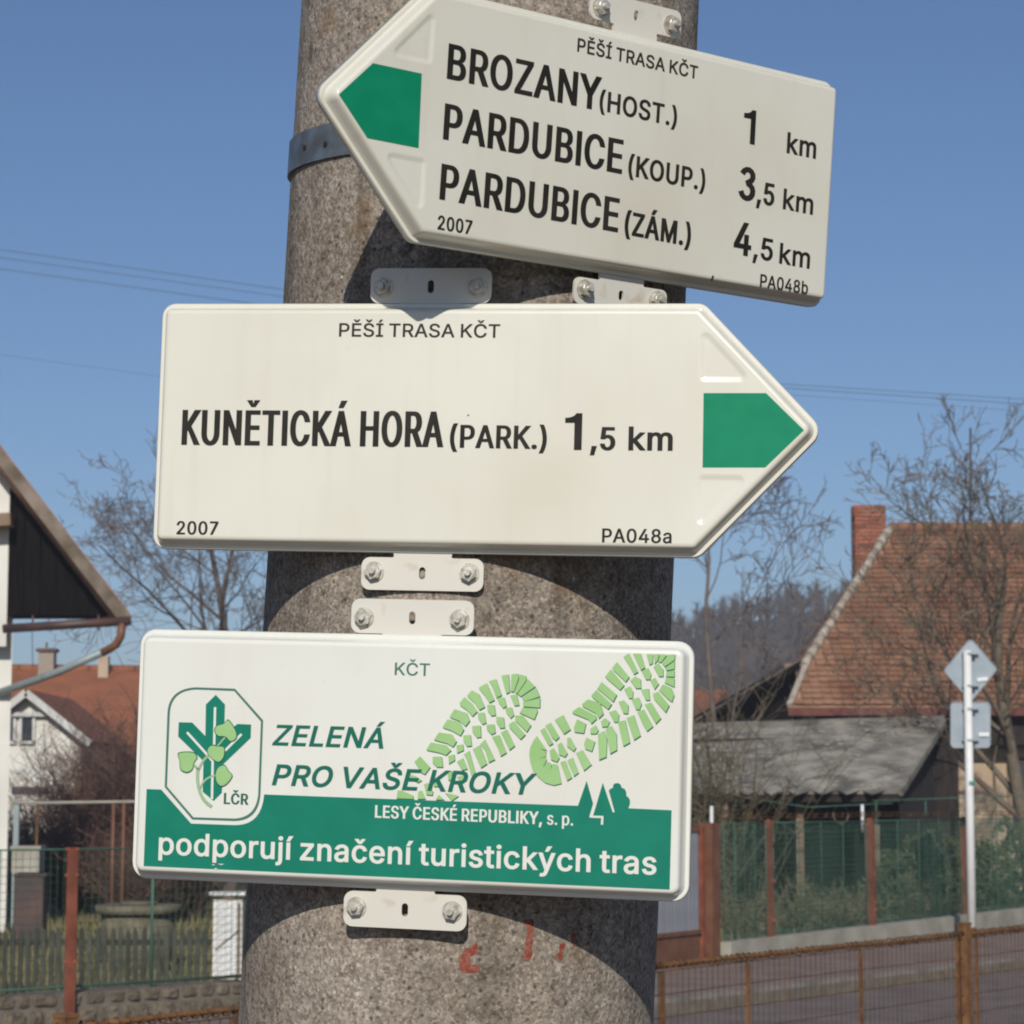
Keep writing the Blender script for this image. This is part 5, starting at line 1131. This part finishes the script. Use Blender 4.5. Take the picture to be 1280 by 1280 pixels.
while z < .30:
    hh = random.uniform(.085, .13); 
    if z + hh > .29: hh = .345 - z
    x = random.uniform(-.1, 0)
    while x < Lw:
        w = random.uniform(.10, .24); mb = MB(); seg = []
        n = 9; k0 = []
        out = [(w / 2 * .94 * math.copysign(abs(math.cos(q * 2 * math.pi / n + .3)) ** .45, math.cos(q * 2 * math.pi / n + .3)) * random.uniform(.85, 1), hh / 2 * .94 * math.copysign(abs(math.sin(q * 2 * math.pi / n + .3)) ** .45, math.sin(q * 2 * math.pi / n + .3)) * random.uniform(.88, 1.03)) for q in range(n)]
        pr = random.uniform(.008, .026)
        vs = [(u, .02, v) for u, v in out] + [(u * .88, -pr * random.uniform(.4, .9), v * .85) for u, v in out] + [(u * .5, -pr * random.uniform(.7, 1.1), v * .5) for u, v in out]
        fs = [(q, (q + 1) % n, (q + 1) % n + n, q + n) for q in range(n)] + [(q + n, (q + 1) % n + n, (q + 1) % n + 2 * n, q + 2 * n) for q in range(n)] + [tuple(2 * n + q for q in range(n))]
        mb.add(vs, [f[::-1] for f in fs], True); o = mb.build('stone', M_STONE, sw)
        bmesh_fix(o.data); o.data.polygons.foreach_set('use_smooth', [False] * len(o.data.polygons))
        o.matrix_local = Matrix.Translation(rel(a + ld * (x + w / 2) + ln * .105 + Vector((0, 0, z + hh / 2)))) @ ROT
        x += w + .008
    z += hh + .004
lfn = empty('mesh_fence', LF(80), 'green wire mesh fence with one red post above the stone wall, left', 'fence'); loc = lfn.location.copy()
a, b = LF(-140), LF(308)
for s0, s1 in ((LF(-140), LF(78)), (LF(86), LF(190)), (LF(194), LF(308))):
    grid(rel(s0), rel(s1), .36, 1.31, .055, .055, .0021, jit=.003).build('mesh_panel', M_GREENWIRE, lfn)
for px in (-60, 5, 98, 196):
    p = rel(LF(px)); mb = MB(); mb.tube([p + Vector((0, 0, .33)), p + Vector((0, 0, 1.32))], .011, 6); mb.build('green_post', M_GREENWIRE, lfn)
mb = MB(); mb.tube([rel(a) + Vector((0, 0, 1.315)), rel(b) + Vector((0, 0, 1.315))], .006, 5); mb.tube([rel(a) + Vector((0, 0, .37)), rel(b) + Vector((0, 0, .37))], .008, 5); mb.build('rail', M_GREENWIRE, lfn)
for px in (82, 305):
    p = rel(LF(px) + ln * .14); mb = MB(); mb.box(p + Vector((0, 0, .66)), (.055, .055, 1.34), Matrix.Rotation(.8, 3, 'Z'))
    for zz in (.55, 1.14, 1.32): mb.box(p + Vector((0, -.0, zz)), (.095, .03, .02))
    mb.build('red_post', M_REDPOST, lfn)
# white meter cabinet on the wall
mc = empty('meter_cabinet', LF(305) - ln * .14, 'white meter cabinet with an iron frame standing just left of the concrete pole', 'cabinet'); loc = mc.location.copy()
z0, z1 = .34, at(283, 1126, LF(283).y).z
cwid = 36 / F_PX * LF(283).y
mb = MB(); mb.box((0, 0, (z0 + z1) / 2), (cwid, .16, z1 - z0)); mb.build('cabinet_body', M_HOUSE, mc)
mb = MB(); mb.box((0, -.09, (z0 + z1) / 2), (cwid - .03, .012, z1 - z0 - .04)); mb.build('door', M_WHITEPOST, mc)
zt = at(283, 1118, LF(283).y).z; mb = MB(); mb.box((-.005, 0, zt), (cwid + .05, .2, .022)); mb.build('roof_plate', M_WHITEPOST, mc)
mb = MB(); mb.bar((cwid / 2 - .02, -.11, z0 + .05), (cwid / 2 - .02, -.11, z1 - .02), .012, .012); mb.bar((-cwid / 2 + .02, -.11, z0 + .22), (cwid / 2 - .02, -.11, z1 - .22), .006, .006); mb.bar((-cwid / 2, -.11, z0 + .02), (cwid / 2, -.11, z0 + .04), .01, .01); mb.build('iron_bar', M_RUSTWIRE, mc)

# ---- picket fence behind
pf = empty('picket_fence', (-3.6, 20.5, 0), 'row of short dark wooden pickets behind the green mesh, lower left', 'fence'); loc = pf.location.copy()
mb = MB(); mb.box((0, 0, 0), (.040, .018, .66)); mb.add([(-.020, -.009, .33), (.020, -.009, .33), (.020, .009, .33), (-.020, .009, .33), (0, -.009, .37), (0, .009, .37)], [(0, 1, 4), (2, 3, 5), (1, 2, 5, 4), (3, 0, 4, 5)]); pme = mb.mesh('picket', M_PALISADE)
ztop = at(100, 1160, 20.5).z
for k in range(36):
    x = at(-60 + k * 9.6, 1160, 20.5).x
    if x > at(262, 1160, 20.5).x: break
    o = link('picket', pme, pf); o.location = rel((x, 20.5 + random.uniform(-.01, .01), ztop - .37 + random.uniform(-.02, .02))); o.rotation_euler = (0, random.uniform(-.03, .03), 0)
for z in (ztop - .12, ztop - .5): mb = MB(); mb.bar(rel((-5, 20.53, z)), rel((at(264, 1160, 20.5).x, 20.53, z)), .03, .05); mb.build('picket_rail', M_PALISADE, pf)
# concrete well with lid
wl_ = empty('garden_well', at(172, 1180, 24), 'round concrete garden well with a wide flat lid behind the pickets', 'well'); wl_.location.z = 0
zt = at(172, 1131, 24).z; rw = 45 / F_PX * 24
mb = MB(); mb.tube([(0, 0, 0), (0, 0, zt - .08)], rw, 28); mb.build('ring', M_WELL, wl_)
mb = MB(); mb.tube([(0, 0, zt - .08), (0, 0, zt)], rw * 1.17, 28); mb.tube([(0, 0, zt), (0, 0, zt + .03)], rw * .5, 20); mb.build('lid', M_WELL, wl_)
# horizontal white bar on posts (carpet beating frame) and garden bits
cb = empty('beating_frame', at(90, 1200, 30), 'frame with a long pale horizontal bar on rusty posts in the left garden', 'frame'); cb.location.z = 0; loc = cb.location.copy()
a, b = at(14, 1004, 30), at(260, 1001, 30); mb = MB(); mb.tube([rel(a), rel(b)], .018, 8); mb.build('bar', M_PLINTH, cb)
for x, m_ in ((47, M_RUSTWIRE), (142, M_BROWN), (155, M_BROWN)): c = at(x, 1003, 30); mb = MB(); mb.tube([rel((c.x, 30, 0)), rel((c.x, 30, c.z))], .022 if x > 100 else .016, 8); mb.build('post', m_, cb)
c = at(35, 1075, 27); mb = MB(); mb.box((0, 0, .13), (.30, .3, .26)); mb.box((0, 0, .27), (.34, .34, .03)); mb.box((0, -.155, .13), (.2, .01, .16)); o = mb.build('beehive_box', M_PLINTH, None, (c.x, 27, c.z - .13)); tag(o, 'beige wooden box on a dark stack near the white house corner', 'box')
mb = MB(); mb.box((0, 0, 0), (.32, .3, .8)); mb.box((.02, .0, .41), (.36, .34, .03)); o = mb.build('dark_barrel_stack', M_GUTTER, None, (c.x + .03, 27.05, c.z - .13 - .44)); tag(o, 'dark stack under the beige box in the left garden', 'stack')

# ================================================================ bare trees and shrubs
def grow_tree(rng, p, d, length, r, level, out, prm):
    """out[level] collects (points, radii)"""
    n = max(3, int(5 - level * .5)) + (2 if level < 2 else 0)
    pts = [p.copy()]; rs = [r]; dd = d.copy(); step = length / n
    wob = prm['wob'] * (1 + .5 * level)
    for i in range(n):
        dd = dd + Vector((rng.uniform(-1, 1), rng.uniform(-1, 1), rng.uniform(-1, 1))) * wob + Vector((0, 0, prm['up'] * (.3 if level == 0 else 1)))
        dd.normalize(); p = p + dd * step; pts.append(p.copy()); rs.append(max(r * (1 - (i + 1) / n * prm['taper']), prm['rmin']))
    out.append((level, pts, rs))
    if level >= prm['levels']: return
    nch = prm['kids'][level]
    for k in range(nch):
        t = prm['start'][level] + (1 - prm['start'][level]) * (k + rng.random()) / nch
        f = t * n; i = min(int(f), n - 1); q = pts[i].lerp(pts[i + 1], f - i); base = (pts[i + 1] - pts[i]).normalized()
        side = base.orthogonal().normalized(); side = Matrix.Rotation(rng.random() * 2 * math.pi, 3, base) @ side
        ang = R(rng.uniform(*prm['ang'])); nd = base * math.cos(ang) + side * math.sin(ang)
        if prm.get('flat'): nd.y *= prm['flat']
        nd.normalize()
        rl_ = rs[min(i + 1, n)] * rng.uniform(.45, .68)
        grow_tree(rng, q, nd, length * rng.uniform(*prm['ratio']) * (1.15 - .5 * t), max(rl_, prm['rmin']), level + 1, out, prm)
def make_tree(name, loc, label, prm, seed, height, r0, bark, lean=(0, 0, 1), group=None, cat='tree'):
    rng = random.Random(seed); out = []
    grow_tree(rng, Vector((0, 0, 0)), Vector(lean).normalized(), height, r0, 0, out, prm)
    t = empty(name, loc, label, cat, group)
    a, b = MB(), MB()
    for lv, pts, rs in out:
        if lv == 0: a.tube(pts, rs, 9, False)
        elif lv <= 2: b.tube(pts, rs, 5, False)
        else: b.tube(pts, rs, 3, False, False)
    a.build('trunk', bark, t); b.build('crown', bark, t)
    return t
P_WALNUT = dict(wob=.13, up=.05, taper=.72, rmin=.0055, levels=5, kids=[9, 6, 5, 4, 2], start=[.25, .2, .2, .15, .2], ang=(24, 55), ratio=(.50, .70))
P_BUSH = dict(P_WALNUT, kids=[9, 6, 5, 3, 2], rmin=.005, ang=(28, 62))
make_tree('walnut_tree', at(1298, 1180, 36).xy.to_3d(), 'large bare walnut tree standing in front of the tiled cottage roof, right edge', P_WALNUT, 31, 5.0, .14, M_BARK, (-.04, 0, 1), 'bare trees')
P_SPARSE = dict(wob=.17, up=.07, taper=.75, rmin=.007, levels=4, kids=[10, 7, 5, 4], start=[.25, .25, .2, .2], ang=(25, 55), ratio=(.40, .60))
make_tree('bare_tree', at(905, 1180, 43).xy.to_3d(), 'slender bare tree rising behind the tip of the middle arrow sign', P_SPARSE, 17, 7.0, .075, M_BARK2, (-.02, 0, 1), 'bare trees')
make_tree('bare_tree', at(285, 1180, 40).xy.to_3d(), 'bushy bare tree behind the left half of the signs, above the orange roof', P_BUSH, 23, 6.3, .12, M_BARK2, (-.02, 0, 1), 'bare trees')
M_DRYSTEM = mat('dry_stems', (.13, .115, .06), .95, (.20, .17, .10), scale=1.5)
def shrub(name, loc, label, seed, n, h, spread, mt, r=.006, kids=5, group=None):
    rng = random.Random(seed); mb = MB()
    for k in range(n):
        a = rng.random() * 2 * math.pi; tilt = rng.random() ** .7 * spread; d = Vector((math.cos(a) * tilt, math.sin(a) * tilt, 1)).normalized()
        p = Vector((math.cos(a) * .15 * rng.random(), math.sin(a) * .15 * rng.random(), 0)); Ls = h * rng.uniform(.55, 1.05); pts = [p.copy()]; dd = d.copy()
        for i in range(6):
            dd = (dd + Vector((rng.uniform(-1, 1), rng.uniform(-1, 1), rng.uniform(-.6, .8))) * .16).normalized(); p = p + dd * Ls / 6; pts.append(p.copy())
        mb.tube(pts, [r * (1.6 - 1.1 * i / 6) for i in range(7)], 3, False, False)
        for j in range(kids):
            i = rng.randint(1, 5); q = pts[i].lerp(pts[i + 1] if i < 6 else pts[i], rng.random()); sd = Vector((rng.uniform(-1, 1), rng.uniform(-1, 1), rng.uniform(-.1, 1.1))).normalized(); l2 = Ls * rng.uniform(.12, .32)
            q2 = q + sd * l2 * .5; q3 = q2 + (sd + Vector((rng.uniform(-.4, .4), rng.uniform(-.4, .4), .3))).normalized() * l2 * .5
            mb.tube([q, q2, q3], [r * .8, r * .7, r * .5], 3, False, False)
            q4 = q2 + Vector((rng.uniform(-1, 1), rng.uniform(-1, 1), rng.uniform(0, 1))).normalized() * l2 * .4; mb.tube([q2, q4], [r * .6, r * .4], 3, False, False)
    o = mb.build(name, mt, None, loc); return tag(o, label, 'shrub', group)
g = 'bare shrubs'
G0 = lambda px, Y: Vector((at(px, 1000, Y).x, Y, 0))
shrub('bare_shrub', G0(150, 44), 'tall dense red brown shrub in front of the orange roof beside the lowest sign', 1, 260, 3.3, .75, M_TWIGRED, .007, 12, g)
shrub('bare_shrub', G0(112, 42), 'red brown shrub in front of the corner of the small white gabled house', 2, 130, 2.5, .7, M_TWIGRED, .007, 10, g)
shrub('bare_shrub', G0(66, 43), 'thin bare shrub across the wall of the small white gabled house', 3, 60, 2.5, .75, M_TWIGRED, .006, 8, g)
shrub('bare_shrub', G0(30, 40), 'low tangled shrub below the windows of the small white gabled house', 4, 110, 1.6, .9, M_TWIGRED, .007, 9, g)
shrub('bare_shrub', G0(205, 46), 'red brown shrub hidden mostly by the lowest sign, right of the tall one', 5, 160, 3.0, .8, M_TWIGRED, .007, 9, g)
shrub('bare_shrub', G0(230, 34), 'brown hedge shrub behind the garden well under the lowest sign', 6, 130, 1.7, 1.0, M_TWIGRED, .007, 9, g)
shrub('bare_shrub', G0(95, 36), 'low brown shrub behind the pale horizontal bar', 7, 150, 1.8, 1.2, M_TWIGRED, .007, 9, g)
shrub('bare_shrub', G0(170, 33), 'low brown shrub just behind the garden well', 8, 110, 1.3, 1.2, M_TWIGRED, .006, 9, g)
shrub('bare_shrub', G0(880, 30.5), 'olive bare shrub in front of the left end of the shed roof', 9, 46, 3.1, .45, M_TWIGOLIVE, .008, 9, g)
shrub('bare_shrub', G0(925, 31), 'thin olive shrub with long twigs curving over the shed roof ridge', 10, 16, 3.3, .5, M_TWIGOLIVE, .007, 8, g)
shrub('bare_shrub', G0(930, 28.6), 'low dry shrub just behind the first panel of the mesh fence', 21, 80, .62, 1.6, M_DRYSTEM, .006, 8, g)
shrub('bare_shrub', G0(1005, 29.6), 'low dry shrub behind the second panel of the mesh fence', 22, 110, .72, 1.8, M_DRYSTEM, .006, 8, g)
shrub('bare_shrub', G0(1050, 30.2), 'low dry shrub left of the thick red fence post', 23, 100, .66, 1.6, M_DRYSTEM, .006, 8, g)
shrub('bare_shrub', G0(1140, 31.2), 'low dry shrub in front of the evergreen left of the sign post', 24, 100, .8, 1.5, M_DRYSTEM, .006, 8, g)
def leafy(name, loc, label, seed, n, rx, h, group):
    rng = random.Random(seed); mb = MB(); t = empty(name, loc, label, 'shrub', group)
    for k in range(n):
        th = rng.random() * 2 * math.pi; rr = rng.random() ** .5; zz = rng.random()
        lump = 1 + .35 * noise.noise(Vector((math.cos(th) * 2 + seed, math.sin(th) * 2, zz * 3)))
        w = math.sin(math.pi * min(1, .18 + zz * .80)) ** .6 * lump; c = Vector((math.cos(th) * rr * rx * w, math.sin(th) * rr * rx * w * .8, zz * h * lump))
        if noise.noise(c * 5 + Vector((seed, 0, 0))) < -.12: continue
        u = Vector((rng.uniform(-1, 1), rng.uniform(-1, 1), rng.uniform(-1, 1))).normalized(); v = u.orthogonal(); s = rng.uniform(.018, .04)
        mb.add([c - u * s * 1.6, c + v * s * .6, c + u * s * 1.6, c - v * s * .6], [(0, 1, 2, 3)])
    mb.build('foliage', M_LEAF, t)
    mb = MB()
    for k in range(9): a = rng.random() * 6.3; mb.tube([(0, 0, 0), (math.cos(a) * rx * .35, math.sin(a) * rx * .3, h * .45), (math.cos(a) * rx * .6, math.sin(a) * rx * .5, h * .8)], [.018, .012, .006], 4, False)
    mb.build('stem', M_BARK, t); return t
g = 'evergreen shrubs behind the mesh fence'
leafy('evergreen_shrub', G0(1165, 32.3), 'dark evergreen shrub behind the mesh fence left of the sign post', 1, 2600, .55, 1.15, g)
leafy('evergreen_shrub', G0(1262, 34), 'dark evergreen shrub behind the mesh fence by the cottage window', 2, 2900, .6, 1.15, g)
leafy('evergreen_shrub', G0(1115, 31.2), 'low evergreen shrub behind the thick red fence post', 3, 2600, .40, .95, g)
leafy('evergreen_shrub', G0(1222, 33.5), 'evergreen shrub directly behind the white sign post', 4, 2600, .45, 1.05, g)
# tufts of pale dry grass in the garden
rng = random.Random(4); mb = MB()
for k in range(5200):
    y = rng.uniform(24.5, 33); x = rng.uniform(.06 * y, .235 * y)
    if (Vector((x, y, 0)) - O0).dot(N0) > -.7: continue
    h = rng.uniform(.04, .16) * (1.6 if noise.noise(Vector((x, y, 0))) > .1 else .8); a = rng.random() * 3.14; w = .012; lx = rng.uniform(-.05, .05)
    mb.add([(x - w * math.cos(a), y - w * math.sin(a), 0), (x + w * math.cos(a), y + w * math.sin(a), 0), (x + lx, y + lx * .5, h)], [(0, 1, 2)])
M_DRY = mat('dry_grass_blade', (.14, .13, .05), .9, (.22, .18, .09), scale=1.5)
tag(mb.build('dry_grass', M_DRY), kind='stuff')
mb = MB(); rng = random.Random(9)
for k in range(4200):
    y = rng.uniform(18.5, 34); x = rng.uniform(-.225 * y, -.10 * y)
    if (Vector((x, y, 0)) - O0).dot(N0) > -.5: continue
    h = rng.uniform(.05, .2); a = rng.random() * 3.14; w = .012; lx = rng.uniform(-.05, .05)
    mb.add([(x - w * math.cos(a), y - w * math.sin(a), 0), (x + w * math.cos(a), y + w * math.sin(a), 0), (x + lx, y + lx * .5, h)], [(0, 1, 2)])
tag(mb.build('dry_grass', M_DRY), kind='stuff')

# ---- wooded hill on the skyline, right of the pole
HY = 300.0
def hill_z(x, y):
    px = 640 + x / y * F_PX
    prof = [(-1e9, 0), (250, 0), (500, 12), (700, 19.0), (840, 21.5), (900, 23.0), (1000, 25.0), (1100, 25.0), (1500, 26), (2400, 20), (1e9, 0)]
    for (a, za), (b, zb2) in zip(prof, prof[1:]):
        if a <= px < b: h = za + (zb2 - za) * (px - a) / (b - a); break
    t = min(1, max(0, (y - 150) / (HY - 150))); t = t * t * (3 - 2 * t); return h * t + 1.2 * t * noise.noise(Vector((x * .03, y * .03, 0)))
mb = MB(); nx, ny = 120, 22; vs = []
for j in range(ny + 1):
    y = 150 + (HY + 60 - 150) * j / ny
    for i in range(nx + 1):
        x = -60 + 330 * i / nx; vs.append((x, y, hill_z(x, y) - .3))
fs = [(j * (nx + 1) + i, j * (nx + 1) + i + 1, (j + 1) * (nx + 1) + i + 1, (j + 1) * (nx + 1) + i) for j in range(ny) for i in range(nx)]
mb.add(vs, fs, True); tag(mb.build('hill', M_HILL), kind='structure')
rng = random.Random(3); mb = MB()
for k in range(1500):
    y = rng.uniform(165, HY); px = rng.uniform(700, 1380) if k < 1250 else rng.uniform(300, 760); x = (px - 640) / F_PX * y; z = hill_z(x, y) - .4; h = rng.uniform(1.6, 4.9)
    lean = rng.uniform(-.3, .3); w = .10
    mb.add([(x - w, y, z), (x + w, y, z), (x + lean, y, z + h)], [(0, 1, 2)])
    cw_ = rng.uniform(1.1, 2.3)
    for q in range(44):
        t = rng.uniform(.25, .95); bx = x + lean * t; bz = z + h * t * .9; a = rng.uniform(-1, 1); l = rng.uniform(.6, 1.0) * (1.1 - t * .6) * cw_
        ex_, ey, ez = bx + a * l, y + rng.uniform(-1, 1) * l, bz + l * rng.uniform(.5, 1.1); w2 = .045
        mb.add([(bx - w2, y, bz), (bx + w2, y, bz), (ex_, ey, min(ez, z + h * 1.05))], [(0, 1, 2)])
o = mb.build('distant_wood', M_WOOD); tag(o, kind='stuff')

# ---- overhead lines on a distant wooden pole
ph = empty('utility_pole', at(622, 1000, 66).xy.to_3d(), 'distant wooden utility pole behind the concrete pole carrying the overhead lines', 'pole'); loc = ph.location.copy()
zt = at(622, 380, 66).z
mb = MB(); mb.tube([(0, 0, 0), (0, 0, zt + .4)], [.16, .11], 10); mb.build('mast', M_TIMBER, ph)
mb = MB(); mb.bar((-.9, 0, zt), (.9, 0, zt), .1, .1); mb.bar((-.9, 0, zt - 1.7), (.9, 0, zt - 1.7), .1, .1); mb.build('crossarm', M_TIMBER, ph)
def line(P, sag, label, r=.011):
    a, b = P; mb = MB(); pts = []
    for k in range(25): t = k / 24; pts.append(a.lerp(b, t) - Vector((0, 0, sag * 4 * t * (1 - t))))
    mb.tube(pts, r, 4, False, False); tag(mb.build('overhead_line', M_CABLE), label, 'cable', 'overhead lines')
for (y0, y1, nm, r) in ((312, 362, 'topmost of the left overhead lines, left of the pole', .011), (322, 371, 'second highest of the left overhead lines', .010), (336, 385, 'third of the left overhead lines, running behind the middle sign', .011), (443, 492, 'lowest faint overhead line on the left', .005)):
    s_ = (y1 - y0) / 355; line((at(-500, y0 - 500 * s_, 66), at(622, y0 + 622 * s_, 66)), .0, nm, r)
for (y0, y1, nm, r) in ((482, 499, 'topmost of the right overhead lines above the cottage roof', .009), (487, 505, 'middle one of the right overhead lines above the cottage roof', .010), (495, 514, 'lowest of the right overhead lines above the cottage roof', .006)):
    s_ = (y1 - y0) / 270; line((at(622, y0 - (1010 - 622) * s_, 66), at(2000, y0 + (2000 - 1010) * s_, 66)), .0, nm, r)
print('objects', len(bpy.data.objects))

# ---- thin spring haze: one closed box round everything
hz = MB(); hz.box((0, 480, 17), (900, 1160, 38)); hm = bpy.data.materials.new('haze_air'); hm.use_nodes = True; nt = hm.node_tree
nt.nodes.remove(nt.nodes['Principled BSDF']); pv = nt.nodes.new('ShaderNodeVolumePrincipled'); pv.inputs['Color'].default_value = (.80, .86, 1, 1); pv.inputs['Density'].default_value = .0010
nt.links.new(pv.outputs[0], nt.nodes['Material Output'].inputs['Volume'])
tag(hz.build('haze', hm), kind='stuff')
